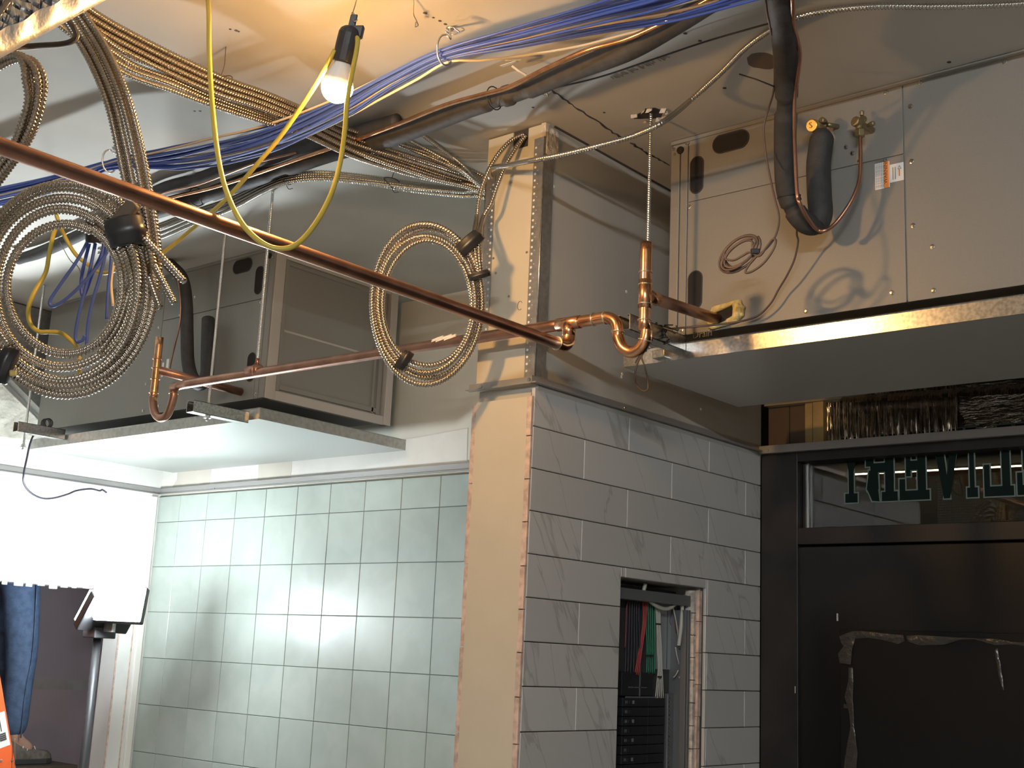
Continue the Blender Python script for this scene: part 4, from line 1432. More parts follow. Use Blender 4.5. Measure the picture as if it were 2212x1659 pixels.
# two cables dropping beside the column to the smaller coil
for k, o in enumerate((0, 17)):
    pts = [PY(1132 + o * .2, 290 + o * .2, FY - .004), PY(1105 + o * .9, 303 + o * .5, FY - .02), PY(1075 + o * 1.2, 335 + o * .9, FY - .05), PY(1050 + o * 1.5, 380 + o, FY - .07), PY(1036 + o * 1.4, 425 + o, FY - .08), PY(1030 + o * .8, 470, FY - .09), D(1024 + o * .6, 520, 3.19), D(1036 + o * .2, 600, 3.18)]
    armored(spline(pts, 8), ('left' if k == 0 else 'right') + ' of two armored cables dropping from the column notch into the smaller coil', 'armored cables dropping from the column notch', 'cable', CR * .95)
pts = [Vector((-2.22, 2.56, 2.84)), PY(1056, 372, FY - .03), PY(1100, 357, FY - .10), PY(1160, 345, FY - .16), PY(1225, 332, 2.27), PY(1300, 313, 2.28), PY(1370, 293, 2.30), PY(1430, 265, 2.30), PZ(1490, 218, 2.955), PZ(1560, 155, 2.985), PZ(1610, 105, 2.985), PZ(1665, 65, 2.985), PZ(1728, 36, 2.985), PZ(1800, 22, 2.985), PZ(1900, 14, 2.985), PZ(2050, 14, 2.985), PZ(2212, 8, 2.985), PZ(2400, -10, 2.985)]
armored(spline(pts, 8), 'single armored cable curving from the column across to the upper right corner', None, 'cable2', CR * 1.02)
# thin dark cable at the foil edge
pts = [D(-40, 150, 2.3), D(20, 106, 2.28), D(70, 99, 2.26), D(130, 95, 2.26), D(155, 88, 2.26), D(164, 76, 2.27), D(158, 58, 2.28), D(146, 42, 2.30), D(125, 10, 2.32)]
tag(MB().tube(spline(pts, 8), .0048, 10).build('dark_cable', 'foam', smooth=True), 'dark smooth cable bent back under the foil wrap at upper left', 'cable')
pts = [D(x, y, 2.262) for x, y in ((-40, 158), (22, 112), (72, 104), (128, 100), (157, 93), (169, 78), (163, 57))]
tag(MB().tube(spline(pts, 8), .0022, 8).build('dark_cable', 'wire_steel', smooth=True), 'thin grey wire following the dark cable under the foil wrap', 'cable')

# wire ties on the bundles
for x, y, z, r_, lab in ((474, 186, 2.90, .048, 'tie wire round the main armored bundle right of the yellow cord'), (846, 394, 2.93, .030, 'tie wire round the lower armored bundle'), (618, 388, 2.93, .026, 'black tie with a loose tail on the lower armored bundle')):
    c = PZ(x, y, z)
    rr2 = [c + Vector((.006 * math.sin(t * 2), math.cos(t) * 0 , 0)) + (Vector((1, 0, 0)) if x == 474 else Vector((0, 1, 0))) * (math.cos(t) * r_) + Vector((0, 0, 1)) * (math.sin(t) * r_ * .45) for t in np.linspace(0, 6.28, 24, endpoint=False)]
    b = MB().tube(rr2, .0013, 6, closed=True)
    b.tube(spline([rr2[6], rr2[6] + Vector((.008, .002, .03)), Vector((rr2[6].x + .01, rr2[6].y, ZC - .001))], 6), .0011, 6)
    b.tube(spline([rr2[18], rr2[18] + Vector((.010, .004, -.018)), rr2[18] + Vector((.028, .004, -.020))], 6), .0011, 6)
    tag(b.build('tie_wire', 'wire_brown' if x == 474 else 'zip', smooth=True), lab, 'wire tie')

# ------------------------------------------------------------------ blue data cables through bridle rings
BL = P_([(1760, -75, 2.93), (1600, -30, 2.92), (1450, 12, 2.91), (1300, 42, 2.90), (1120, 82, 2.895), (965, 118, 2.89), (850, 172, 2.875), (740, 232, 2.865), (600, 292, 2.86), (480, 322, 2.865), (380, 340, 2.875), (290, 348, 2.88), (235, 357, 2.88), (190, 372, 2.88), (100, 400, 2.88), (-30, 430, 2.89)])
lay = hexpack(22)
paths = bundle_paths(BL, 22, .0030, twist=2.2, spread=[3.2, 3.0, 2.7, 2.2, 1.7, 1.1, 1.3, 1.9, 2.5, 2.7, 2.3, 1.4, 1.0, 1.3, 1.8, 2.0], seed=11, flat=.8, wob=2.2)
for i, p in enumerate(paths):
    m_, nm, lb_ = ('blue', 'data_cable', 'blue data cable in the loose bundle that passes behind the lit bulb through two rings')
    if i in (5, 11, 18):
        m_, nm, lb_ = 'beige', 'data_cable', 'cream cable running inside the blue data cable bundle behind the lit bulb'
    tag(MB().tube(p, .0030, 7).build(nm, m_, smooth=True), lb_, 'cable', 'blue data cables of the ceiling bundle' if m_ == 'blue' else 'cream cables in the blue bundle')
pts = P_([(1500, 40, 2.95), (1360, 72, 2.94), (1250, 100, 2.93), (1130, 120, 2.91), (1040, 130, 2.885), (968, 134, 2.875), (900, 172, 2.86), (820, 215, 2.855), (760, 248, 2.855), (690, 282, 2.86), (600, 320, 2.87), (500, 345, 2.88)])
tag(MB().tube(spline(pts, 8), .0030, 8).build('data_cable', 'beige', smooth=True), 'cream cable hanging just under the blue bundle below the right ring', 'cable')
for x, y, z, r_, lab, hk in ((962, 108, 2.895, .032, 'steel bridle ring holding the blue cables at the right of the bulb', (972, 62)), (237, 348, 2.885, .030, 'steel bridle ring holding the blue cables at the left behind the armored drop', (250, 322))):
    c = PZ(x, y, z)
    rr2 = [c + (RIGHT * .55 + FWD * .4) * (math.cos(t) * r_) + UP * (math.sin(t) * r_ * 1.05) for t in np.linspace(.9, 6.0, 26)]
    h_ = PZ(hk[0], hk[1], ZC - .002)
    b = MB().tube(spline([h_, h_.lerp(rr2[0], .6)] + rr2[::3], 4), .0024, 8)
    b.lathe(h_ + Vector((0, 0, .002)), (0, 0, -1), [(0, .010), (.003, .010), (.006, .005)], 10)
    b.tube(spline([h_, h_ + Vector((.018, -.008, -.006)), h_ + Vector((.022, .008, -.012)), h_ + Vector((0, .01, -.010)), h_ + Vector((-.01, -.006, -.006))], 6), .0016, 6)
    tag(b.build('bridle_ring', 'rod', smooth=True), lab, 'ring')
pts = [PZ(893, -12, ZC), PZ(893, 10, 2.985), PZ(893, 30, 2.97), PZ(899, 44, 2.965), PZ(903, 55, 2.96), PZ(897, 58, 2.96), PZ(898, 48, 2.955)]
tag(MB().tube(spline(pts, 6), .0014, 6).build('tie_wire', 'wire_steel', smooth=True), 'short hooked wire hanging from the ceiling right of the bulb', 'wire')
# blue cables hanging inside the big coil
dl = 3.0
for k, (px_, lab) in enumerate((
        ([(205, 480), (190, 520), (165, 565), (130, 615), (110, 645), (108, 658), (120, 660), (150, 640), (190, 600), (225, 555), (243, 520), (245, 490)], 'blue cable loop reaching lowest left inside the big coil'),
        ([(212, 485), (205, 530), (196, 575), (185, 620), (170, 680), (163, 720), (166, 738), (178, 735), (183, 725)], 'blue cable with a hooked end inside the big coil'),
        ([(232, 490), (228, 545), (215, 600), (200, 650), (190, 700), (187, 745)], 'blue cable hanging straight with a white tip inside the big coil'),
        ([(238, 490), (240, 560), (234, 620), (230, 690)], 'blue cable hanging straight near the armored cables inside the big coil'),
        ([(222, 490), (222, 540), (200, 590), (180, 640), (176, 600), (195, 520), (210, 488)], 'short folded blue cable loop inside the big coil'))):
    tag(MB().tube(spline([D(x, y, dl + k * .012) for x, y in px_], 8), .0042, 8).build('data_cable', 'blue', smooth=True), lab, 'cable')
tape(D(212, 498, 3.0), UP, .030, .06, 'black tape wrap where the hanging blue cables start', .7)
tag(MB().tube(spline([D(242, 505, 3.04), D(246, 560, 3.04), D(240, 610, 3.04), D(244, 660, 3.04)], 8), .0036, 8).build('data_cable', 'beige', smooth=True), 'cream cable hanging beside the blue cables inside the big coil', 'cable')
tag(MB().tube(spline([PZ(128, 520, 2.999), D(150, 560, 3.3), D(165, 572, 3.3), D(174, 590, 3.3), D(173, 620, 3.3)], 8), .0012, 6).build('thin_wire', 'wire_brown', smooth=True), 'thin stray wire below the ceiling inside the big coil', 'wire')

# ------------------------------------------------------------------ insulated refrigerant lines
def insul(px, r, label, m='foam', joints=()):
    c = spline(P_(px), 14)
    n = len(c)
    rad = []
    for i in range(n):
        f = i / n
        k = 1 + .05 * math.sin(f * 37)
        for j in joints:
            if abs(f - j) < .012:
                k *= .82
        rad.append(r * k)
    return MB().tube(c, rad, 18)


l1 = thing('insulated_pipe', 'thick black insulated ceiling pipe with a bare copper line along its upper side', 'insulated pipe', PZ(900, 275, 2.93))
b = insul([(1700, -80, 2.95), (1560, -12, 2.945), (1470, 45, 2.945), (1360, 105, 2.945), (1240, 152, 2.945), (1130, 196, 2.945), (1040, 224, 2.945), (940, 262, 2.945), (830, 300, 2.945), (720, 330, 2.95), (620, 362, 2.95), (520, 396, 2.95), (430, 428, 2.95), (350, 452, 2.95), (270, 480, 2.95)], .025, '', joints=(.36, .40, .72, .84))
b.build('foam_sleeve', 'foam', l1, smooth=True)
pts = P_([(1640, -60, 2.93), (1470, 30, 2.925), (1360, 82, 2.92), (1270, 108, 2.92), (1180, 148, 2.92), (1100, 188, 2.92), (1040, 205, 2.925), (960, 228, 2.93), (860, 268, 2.93), (760, 305, 2.935), (640, 345, 2.935), (540, 380, 2.935), (460, 405, 2.935), (380, 424, 2.94), (300, 445, 2.94)])
MB().tube(spline(pts, 10), .0058, 12).build('copper_line', 'copper_bright', l1, smooth=True)
b = MB()
for x, y in ((1068, 212), (425, 425)):
    c = PZ(x, y, 2.945)
    b.tube([c + Vector((0, math.cos(t) * .029, math.sin(t) * .029)) for t in np.linspace(0, 6.28, 18, endpoint=False)], .0016, 5, closed=True)
b.build('zip_tie', 'zip', l1, smooth=True)
l2 = thing('insulated_pipe', 'shorter black insulated ceiling pipe beside the one with the copper line', 'insulated pipe', PZ(560, 350, 2.96))
b = insul([(860, 262, 2.97), (760, 292, 2.965), (690, 316, 2.965), (600, 338, 2.965), (500, 362, 2.965), (420, 390, 2.965), (350, 410, 2.965), (300, 435, 2.965), (230, 480, 2.965), (100, 540, 2.965), (40, 560, 2.965)], .021, '', joints=(.5,))
b.build('foam_sleeve', 'foam', l2, smooth=True)
pts = P_([(330, 425, 2.955), (370, 412, 2.94), (430, 398, 2.93), (500, 372, 2.93), (560, 350, 2.93), (640, 330, 2.94)])
MB().tube(spline(pts, 8), .0030, 8).build('thin_copper_line', 'copper', l2, smooth=True)
b = MB()
q = P_([(1106, 142, 2.95), (1122, 154, 2.94), (1136, 162, 2.935)])
b.tube(q, .003, 6)
b.obox(PZ(1100, 138, 2.955), (.020, .004, .002), (-.003, .009, .003), (0, 0, .0006))
b.obox(PZ(1108, 130, 2.96), (.008, .014, .004), (-.007, .003, .003), (0, 0, .0006))
tag(b.build('paper_tag', 'board'), 'torn paper tag sticking up from the black insulated pipe', 'paper tag')
pts = P_([(1190, 192, 2.99), (1300, 165, 2.975), (1420, 125, 2.97), (1540, 85, 2.97), (1700, 40, 2.975)])
tag(MB().tube(spline(pts, 8), .0022, 6).build('thin_wire', 'zip', smooth=True), 'thin dark wire stretched under the ceiling below the black insulated pipe', 'wire')
c = PZ(1182, 190, ZC - .004)
b = MB().tube(spline([c, c + Vector((-.018, -.004, -.008)), c + Vector((-.01, .010, -.014)), c + Vector((.012, .004, -.010)), c + Vector((.006, -.012, -.006)), c + Vector((-.006, .012, -.016))], 6), .0016, 6)
tag(b.build('tie_wire', 'wire_steel', smooth=True), 'twisted wire knot at the start of the ceiling seam', 'wire')

# hose loop and fittings in front of the right unit
YV = UY - .06
hose = thing('insulated_hose', 'thick black insulated hose looping in front of the right air handler', 'insulated hose', PY(1750, 505, YV))
c = [PZ(1676, -60, 2.96), PZ(1685, 0, 2.925), PZ(1691, 60, 2.91), PY(1697, 130, 2.33), PY(1699, 200, 2.42), PY(1696, 300, 2.50), PY(1699, 400, 2.56), PY(1714, 450, 2.59), PY(1738, 480, 2.62), PY(1760, 484, 2.655), PY(1772, 462, 2.66), PY(1770, 420, 2.665), PY(1768, 360, 2.67), PY(1772, 322, 2.67), PY(1775, 300, 2.672), PY(1774, 285, 2.675)]
cc = spline(c, 12)
n = len(cc)
rad = []
for i, p in enumerate(cc):
    r_ = .0262
    f = i / n
    for j, w, a in ((.285, .010, .80), (.46, .010, .84), (.13, .01, .92)):
        if abs(f - j) < w:
            r_ *= a
    if f > .93:
        r_ *= 1 - (f - .93) * 6
    if f > .6:
        r_ *= 1.12 if f < .93 else 1.12
    rad.append(r_)
MB().tube(cc, rad, 22).build('foam_sleeve', 'foam', hose, smooth=True)
b = MB()
for x, y, Y in ((1698, 190, 2.41), (1704, 425, 2.575), (1694, 78, 2.24)):
    c0 = PY(x, y, Y)
    b.tube([c0 + Vector((math.cos(t) * .0268, math.sin(t) * .0268, .006 * math.sin(t))) for t in np.linspace(0, 6.28, 20, endpoint=False)], .0018, 5, closed=True)
    b.build('zip_tie', 'zip', hose, smooth=True)
    b = MB()
q0, q1 = PY(1673, 187, 2.39), PY(1597, 160, 2.37)
b.tube([q0, q0.lerp(q1, .5) + Vector((0, 0, .002)), q1], .0019, 5)
b.build('zip_tie', 'zip', hose, smooth=True)
v1 = thing('service_valve', 'brass service valve with a round gold cap above the black hose end', 'valve', PY(1762, 275, YV))
cap = PY(1757, 272, UY - .075)
capd = (EYE - cap).normalized() * .6 + Vector((-.35, -.6, 0))
MB().lathe(cap, capd, [(-.010, .010), (-.002, .0165), (.008, .0165), (.010, .0145)], 24).build('gold_cap', 'brass', v1, smooth=False, bevel=.0008)
cd_ = Vector(capd).normalized()
rr_v = Vector((0, 0, 1)).cross(cd_).normalized()
text_mesh('S', .020, cap + cd_ * .0108 - rr_v * .006 - Vector((0, 0, .006)), rr_v, cd_.cross(rr_v), 'brass_dull', v1, 'stamped_letter', .0005)
b = MB()
q = PY(1772, 290, UY - .055)
b.tube([cap, q + Vector((0, .02, .02)), q], .010, 12)
b.tube([q + Vector((.01, .02, .03)), Vector((q.x + .02, UY, q.z + .035))], .006, 10)
b.lathe(PY(1781, 264, UY - .035), (0, -1, 0), [(0, .008), (.016, .008), (.018, .005)], 8)
b.build('valve_body', 'brass_dull', v1, smooth=True)
v2 = thing('service_valve', 'dull brass service valve feeding the curved copper line on the right', 'valve', PY(1857, 270, YV))
b = MB()
t_ = PY(1858, 292, UY - .05)
u_ = PY(1855, 266, UY - .05)
b.lathe(t_ - Vector((0, 0, .006)), (0, 0, 1), [(0, .008), (.003, .0125), (.018, .0125), (.022, .009)], 6)
b.lathe(u_, (-.3, -1, .1), [(-.010, .010), (.004, .0125), (.014, .0125), (.016, .009)], 16)
b.tube([t_, u_, u_ + Vector((.004, .02, .018))], .009, 12)
b.tube([u_, Vector((u_.x + .012, UY, u_.z - .004))], .0085, 12)
b.lathe(PY(1874, 272, UY - .03), (.9, -.3, 0), [(0, .004), (.012, .007), (.020, .006), (.022, .003)], 10)
b.lathe(PY(1862, 250, UY - .03), (0, 0, 1), [(0, .005), (.010, .006), (.013, .003)], 10)
b.build('valve_body', 'brass_dull', v2, smooth=False, bevel=.001)
cl_ = [PY(1858, 292, UY - .05), PY(1859, 340, UY - .055), PY(1857, 385, UY - .06), PY(1846, 420, UY - .07), PY(1826, 455, UY - .08), PY(1803, 484, UY - .09), PY(1782, 498, UY - .105), PY(1764, 495, UY - .115), PY(1744, 470, 2.57), PY(1728, 440, 2.535), PY(1722, 418, 2.53), PY(1718, 340, 2.495), PY(1716, 260, 2.45), PY(1718, 200, 2.41), PY(1722, 175, 2.38), PY(1728, 120, 2.31), PY(1722, 85, 2.26), PZ(1714, 50, 2.90), PZ(1712, 0, 2.91), PZ(1706, -50, 2.95)]
tag(MB().tube(spline(cl_, 8), .0047, 12).build('copper_line', 'copper', smooth=True), 'slim copper line swinging from the dull valve up along the black hose', 'copper line')
# thin control wires and the small wire coil
w1 = [PZ(1652, -40, 2.96), PZ(1656, 20, 2.92), PZ(1664, 60, 2.90), PY(1672, 120, 2.30), PY(1672, 190, 2.40), PY(1660, 235, 2.46), PY(1650, 275, 2.47), PY(1654, 330, 2.475), PY(1664, 385, 2.48), PY(1674, 430, 2.48), PY(1683, 470, 2.48), PY(1677, 505, 2.475), PY(1660, 532, 2.47), PY(1640, 550, 2.468)]
wc_ = thing('wire_coil', 'small coil of brown control wire hanging in front of the right air handler', 'wire coil', PY(1600, 545, 2.475))
MB().tube(spline(w1, 8), .0025, 8).build('lead_wire', 'wire_brown', wc_, smooth=True)
ccx, ccy = 1598, 546
ca, sa = math.cos(math.radians(-42)), math.sin(math.radians(-42))
b = MB()
pts = []
for i in range(6 * 24):
    t = 2 * math.pi * i / 24
    k = i / 24
    a_ = 53 - (k * 7.3) % 17
    c_ = 33 - (k * 9.1) % 19
    x, y = a_ * math.cos(t) + 3 * math.sin(k * 2), c_ * math.sin(t)
    pts.append(PY(ccx + x * ca - y * sa, ccy + x * sa + y * ca, 2.478 + .006 * math.sin(k * 3.1)))
b.tube(pts, .0027, 7)
b.tube(spline([PY(x, y, 2.468) for x, y in ((1565, 560), (1585, 562), (1605, 552), (1620, 545), (1640, 553), (1655, 535), (1668, 518), (1676, 520), (1670, 540), (1650, 568), (1625, 586), (1610, 588), (1620, 570), (1638, 550))], 8), .0027, 7)
b.build('wound_wire', 'wire_brown', wc_, smooth=True)
b = MB()
b.obox(PY(1632, 543, 2.468), RIGHT * .010, UP * .006, FWD * .006)
b.build('tape_wrap', 'tape', wc_, bevel=.002)
w2 = [PY(1708, 430, 2.615), PY(1722, 470, 2.62), PY(1721, 505, 2.64), PY(1724, 522, 2.66), PY(1716, 560, 2.68), PY(1700, 595, 2.69), PY(1682, 625, 2.70), PY(1665, 655, 2.705), PY(1640, 680, 2.71), PY(1610, 692, 2.715), PY(1560, 700, 2.69), PY(1500, 706, 2.66), PY(1445, 711, 2.62), PY(1418, 722, 2.58), PY(1405, 740, 2.55)]
tag(MB().tube(spline(w2, 8), .0026, 8).build('control_wire', 'wire_brown', smooth=True), 'brown control wire sweeping from the hose down past the foam to the copper trap', 'wire')
b = MB()
b.tube(spline([PY(x, y, 2.60) for x, y in ((1412, 722), (1400, 748), (1388, 765), (1378, 782), (1372, 805), (1373, 825), (1382, 840), (1393, 845), (1400, 838), (1398, 815), (1392, 790), (1386, 770), (1392, 752), (1402, 735), (1420, 720))], 8), .0024, 8)
b.tube(spline([PY(x, y, 2.61) for x, y in ((1405, 735), (1392, 752), (1380, 770), (1372, 784))], 6), .0020, 6)
tag(b.build('control_wire', 'wire_brown', smooth=True), 'brown wire loop dangling below the corner of the right drip tray', 'wire')
b = MB()
rr3 = random.Random(4)
for k in range(11):
    x, y = rr3.uniform(1412, 1450), rr3.uniform(706, 742)
    pts = [PY(x + rr3.uniform(-18, 18), y + rr3.uniform(-10, 10), 2.60 + rr3.uniform(-.015, .02)) for _ in range(4)]
    b.tube(spline(pts, 6), rr3.choice((.0018, .0024, .004)), 6)
b.obox(PY(1432, 728, 2.62), RIGHT * .014, UP * .012, FWD * .010)
b.obox(PY(1424, 738, 2.62), RIGHT * .018, UP * .004, FWD * .008)
tag(b.build('wire_tangle', 'zip', smooth=False), 'dark knot of wires and clamp at the corner of the right drip tray', 'wire tangle')
b = MB()
b.box((PY(1415, 772, 2.69).x, 2.676, 2.378), (PY(1441, 772, 2.69).x, 2.70, 2.400))
b.box((PY(1450, 745, 2.69).x, 2.685, 2.405), (PY(1475, 742, 2.69).x, 2.70, 2.418))
b.tube([PY(1420, 745, 2.68), PY(1440, 742, 2.68)], .006, 8)
tag(b.build('strut_clamp', 'galv', bevel=.002), 'bright steel clamp on the corner of the right drip tray', 'clamp')
# black hose loop of the left unit (mostly behind the cables)
hz_ = thing('insulated_hose', 'black insulated hose looping in front of the left air handler behind the coil', 'insulated hose', PY(400, 700, 2.65))
c = [PY(340, 545, 2.60), PY(365, 570, 2.62), PY(392, 600, 2.64), PY(402, 650, 2.65), PY(404, 720, 2.655), PY(406, 780, 2.66), PY(415, 815, 2.665), PY(432, 830, 2.67), PY(446, 812, 2.675), PY(448, 770, 2.68), PY(449, 720, 2.68), PY(450, 690, 2.69)]
MB().tube(spline(c, 8), .024, 16).build('foam_sleeve', 'foam', hz_, smooth=True)
cw = [PY(352, 545, 2.58), PY(380, 590, 2.60), PY(390, 650, 2.62), PY(388, 700, 2.63), PY(378, 745, 2.64), PY(368, 790, 2.66), PY(366, 815, 2.67)]
tag(MB().tube(spline(cw, 8), .0030, 8).build('copper_line', 'copper', smooth=True), 'slim copper line curving beside the black hose of the left air handler', 'copper line')
pts = [PX(100, 908, -4.9), PX(80, 928, -4.9), PX(66, 955, -4.9), PX(58, 990, -4.9), PX(51, 1025, -4.9), PX(52, 1045, -4.92), PX(66, 1064, -4.95), PX(90, 1076, -4.98), PX(115, 1076, -5.0), PX(145, 1068, -5.05), PX(165, 1060, -5.08), PX(195, 1056, -5.1), PX(215, 1060, -5.1), PX(221, 1058, -5.1), PX(230, 1064, -5.1)]
tag(MB().tube(spline(pts, 8), .0042, 8).build('control_wire', 'black_wire_', smooth=True), 'dark wire curling down from the left drip tray over the white wall', 'wire')
b = MB()
c0 = PY(98, 915, 2.65)
for k in range(3):
    b.tube([c0 + Vector((.012 * k, math.cos(t) * .018, math.sin(t) * .018)) for t in np.linspace(0, 6.28, 14, endpoint=False)], .003, 6, closed=True)
tag(b.build('cable_clamp', 'zip', smooth=True), 'dark clamp rings at the left corner of the left drip tray', 'clamp')

# ------------------------------------------------------------------ foil wrapped duct at the upper left corner
fd = thing('foil_duct_wrap', 'bright silver bubble foil wrapped duct at the upper left corner', 'duct wrap', D(60, 40, 2.1))
e0, e1 = D(-260, 262, 1.80), D(330, -62, 2.28)
along = (e1 - e0)
back = Vector((along.y, -along.x, 0)).normalized()
if back.dot(FWD) < 0:
    back = -back
upv = Vector((0, 0, 1))
vs, fs = [], []
nx, ny = 60, 14
prf = [(.02, .40), (.005, .30), (0, .20), (-.004, .10), (0, .03), (.006, .006), (.03, 0), (.08, -.002), (.16, 0), (.25, .004)]
for i in range(nx + 1):
    p = e0 + along * (i / nx)
    for j, (d_, u_) in enumerate(prf):
        w = .006 * math.sin(i * .9 + j) + .004 * math.sin(i * .33 + j * 2)
        vs.append(p + back * (d_ + w * .5) + upv * min(u_ + w, 2.985 - p.z))
m_ = len(prf)
for i in range(nx):
    for j in range(m_ - 1):
        fs.append((i * m_ + j, (i + 1) * m_ + j, (i + 1) * m_ + j + 1, i * m_ + j + 1))
MB().add(vs, fs).build('bubble_foil', 'foil_bubble', fd, smooth=True)
b = MB()
for k, (a_, u0, u1) in enumerate(((.05, .03, .20), (.30, .05, .26))):
    p = e0 + along * a_
    q = e0 + along * (a_ + .35)
    u1 = min(u1, 2.97 - q.z)
    b.tube(spline([p + upv * u0 - back * .006, p.lerp(q, .5) + upv * (u0 + u1) * .5 - back * .010, q + upv * u1 - back * .006], 10), .005, 6)
b.build('foil_crease', 'foil_fold', fd, smooth=True)
b = MB()
vs, fs = [], []
for i in range(nx + 1):
    p = e0 + along * (i / nx)
    w = .003 * math.sin(i * .9)
    vs += [p + back * (-.010 + w * .5) + upv * (.045 + w), p + back * (-.006 + w * .3) + upv * .012, p + back * .004 + upv * (-.006 + w * .3), p + back * .030 + upv * -.012]
for i in range(nx):
    for j in range(3):
        fs.append((i * 4 + j, (i + 1) * 4 + j, (i + 1) * 4 + j + 1, i * 4 + j + 1))
b.add(vs, fs)
b.build('foil_tape', 'foil_tape', fd, smooth=True)


# ------------------------------------------------------------------ added fill light, an unseen tube behind the camera that lifts the shaded walls
rl = thing('fill_tube', 'added white fill tube near the ceiling, unseen behind the camera', 'ceiling lamp', (1.3, -2.2, 2.93))
MB().box((0.6, -2.28, 2.95), (2.0, -2.12, 2.998)).build('fill_tube_base', 'aluminium', rl)
MB().tube([(0.62, -2.2, 2.93), (1.98, -2.2, 2.93)], .018, 12).build('fill_tube_glow', emit('fill_tube_emission', FILL_COLOR, FILL_STRENGTH), rl, smooth=True)

# ------------------------------------------------------------------ electrical panel in the tiled wall
ep = thing('breaker_box', 'open electrical panel with bare breakers and wires set in the grey tile wall', 'electrical panel', (-2.1, 3.05, 0.9))
XP = -2.08420
MB().box((-2.08966, OPY0 + .004, .91), (XP, OPY1 - .02, 1.815)).build('back_plate', 'unit_dark', ep)
b = MB()
b.box((XP, OPY0 + .002, .91), (-2.02, OPY0 + .012, 1.79)).box((XP, OPY1 - .050, .91), (-2.02, OPY1 - .038, 1.76))
b.box((-2.04010, OPY0 + .002, .91), (-2.022, OPY0 + .022, 1.79)).box((-2.04010, OPY1 - .060, .91), (-2.022, OPY1 - .038, 1.76))
b.box((-2.04850, OPY0 + .002, 1.772), (-2.022, OPY1 - .036, 1.802))
b.build('enclosure_box', 'panel_steel', ep, bevel=.001)
b = MB()
for k in range(14):
    z0 = .92 + k * .064
    b.box((-2.04010 - rnd.uniform(0, .01), OPY1 - .034, z0), (-2.012, OPY1 - .022 + rnd.uniform(-.002, .002), z0 + .066))
b.build('torn_board_edge', 'cream_torn', ep)
b = MB()
for k in range(10):
    z0 = .92 + k * .09
    b.box((-2.04, OPY1 - .018, z0), (-2.0035 - rnd.uniform(0, .004), OPY1 - .002, z0 + .0885))
b.build('board_edge', 'tile_edge', ep)
PB = lambda x, y, X=-2.06110: PX(x, y, X)
p0, p1 = PB(1413, 1445, -2.08126), PB(1462, 1318, -2.08126)
MB().box((-2.08294, p0.y, p0.z), (-2.08042, p1.y, 1.775)).build('bright_plate', 'panel_back', ep)
b = MB()
q = PB(1441, 1380, -2.08021)
b.box((-2.08050, q.y - .0012, p0.z + .002), (-2.08000, q.y + .0012, 1.76))
b.tube([PB(1458 + 9 * math.cos(t), 1381 + 12 * math.sin(t), -2.08021) for t in np.linspace(1.2, 5.4, 12)], .0012, 5)
b.tube([PB(1452 + 5 * math.cos(t), 1340 + 12 * math.sin(t), -2.08021) for t in np.linspace(1.2, 4.4, 8)], .0010, 5)
b.build('knockout_mark', 'ink', ep)


def wires(px_lists, m, r=.0022, nm='wire'):
    for (px_, X) in px_lists:
        MB().tube(spline([PB(x, y, X) for x, y in px_], 7), r, 7).build(nm, m, ep, smooth=True)


wires([([(1394, 1262), (1391, 1278), (1397, 1290), (1412, 1305), (1432, 1315), (1448, 1313), (1460, 1303), (1467, 1300), (1473, 1307), (1474, 1318), (1473, 1330), (1470, 1365), (1466, 1395)], -2.03800)], 'w_white', .0058, 'white_cable')
wires([([(1395 + k * 4.6, 1296), (1396 + k * 4.4, 1340), (1398 + k * 4.0, 1400), (1397 + k * 4.2, 1455)], -2.06530 + .004 * (k % 2)) for k in range(5)], 'w_green')
wires([([(1389 + k * 4, 1300), (1389 + k * 3, 1345), (1381 + k * 3, 1400), (1371 + k * 4, 1458)], -2.06320 + .003 * k) for k in range(3)], 'w_red')
wires([([(1416 + k * 2.6, 1312), (1419 + k * 1.8, 1350), (1420 + k * 2.2, 1400), (1422 + k * 2.0, 1440), (1420 + k * 2.8, 1465), (1416 + k * 4.2, 1508)], -2.05900 + .004 * (k % 2)) for k in range(5)], 'w_white', .0017)
wires([([(1356 + k * 5, 1285 + k), (1355 + k * 5, 1330), (1352 + k * 6, 1400), (1350 + k * 6, 1458)], -2.06950 + .004 * (k % 3)) for k in range(6)], 'w_black')
wires([([(1362, 1288), (1354, 1310), (1352, 1360), (1350, 1400)], -2.06110), ([(1458, 1330), (1461, 1365), (1470, 1410), (1474, 1470), (1478, 1560), (1472, 1659)], -2.06110), ([(1480, 1310), (1492, 1325), (1489, 1360), (1482, 1410), (1481, 1470), (1485, 1530), (1480, 1600), (1478, 1670)], -2.05270), ([(1476, 1330), (1482, 1380), (1476, 1440), (1483, 1500), (1480, 1570), (1476, 1665)], -2.05480)], 'w_maroon')
wires([([(1468 + k * 4, 1335), (1470 + k * 4, 1400), (1474 + k * 3, 1470), (1478 + k * 2.5, 1540), (1476 + k * 3, 1665)], -2.06110) for k in range(4)], 'w_black')
wires([([(1454, 1312), (1459, 1335), (1464, 1365), (1468, 1395), (1471, 1412)], -2.05060), ([(1459, 1398), (1463, 1420), (1469, 1437), (1474, 1425), (1472, 1408)], -2.05060), ([(1467, 1462), (1473, 1480), (1477, 1505), (1478, 1525)], -2.04850), ([(1473, 1540), (1476, 1560), (1475, 1585), (1470, 1600)], -2.04850), ([(1470, 1625), (1473, 1645), (1471, 1680)], -2.04850), ([(1465, 1448), (1460, 1458), (1455, 1463)], -2.04850)], 'w_white', .0020)
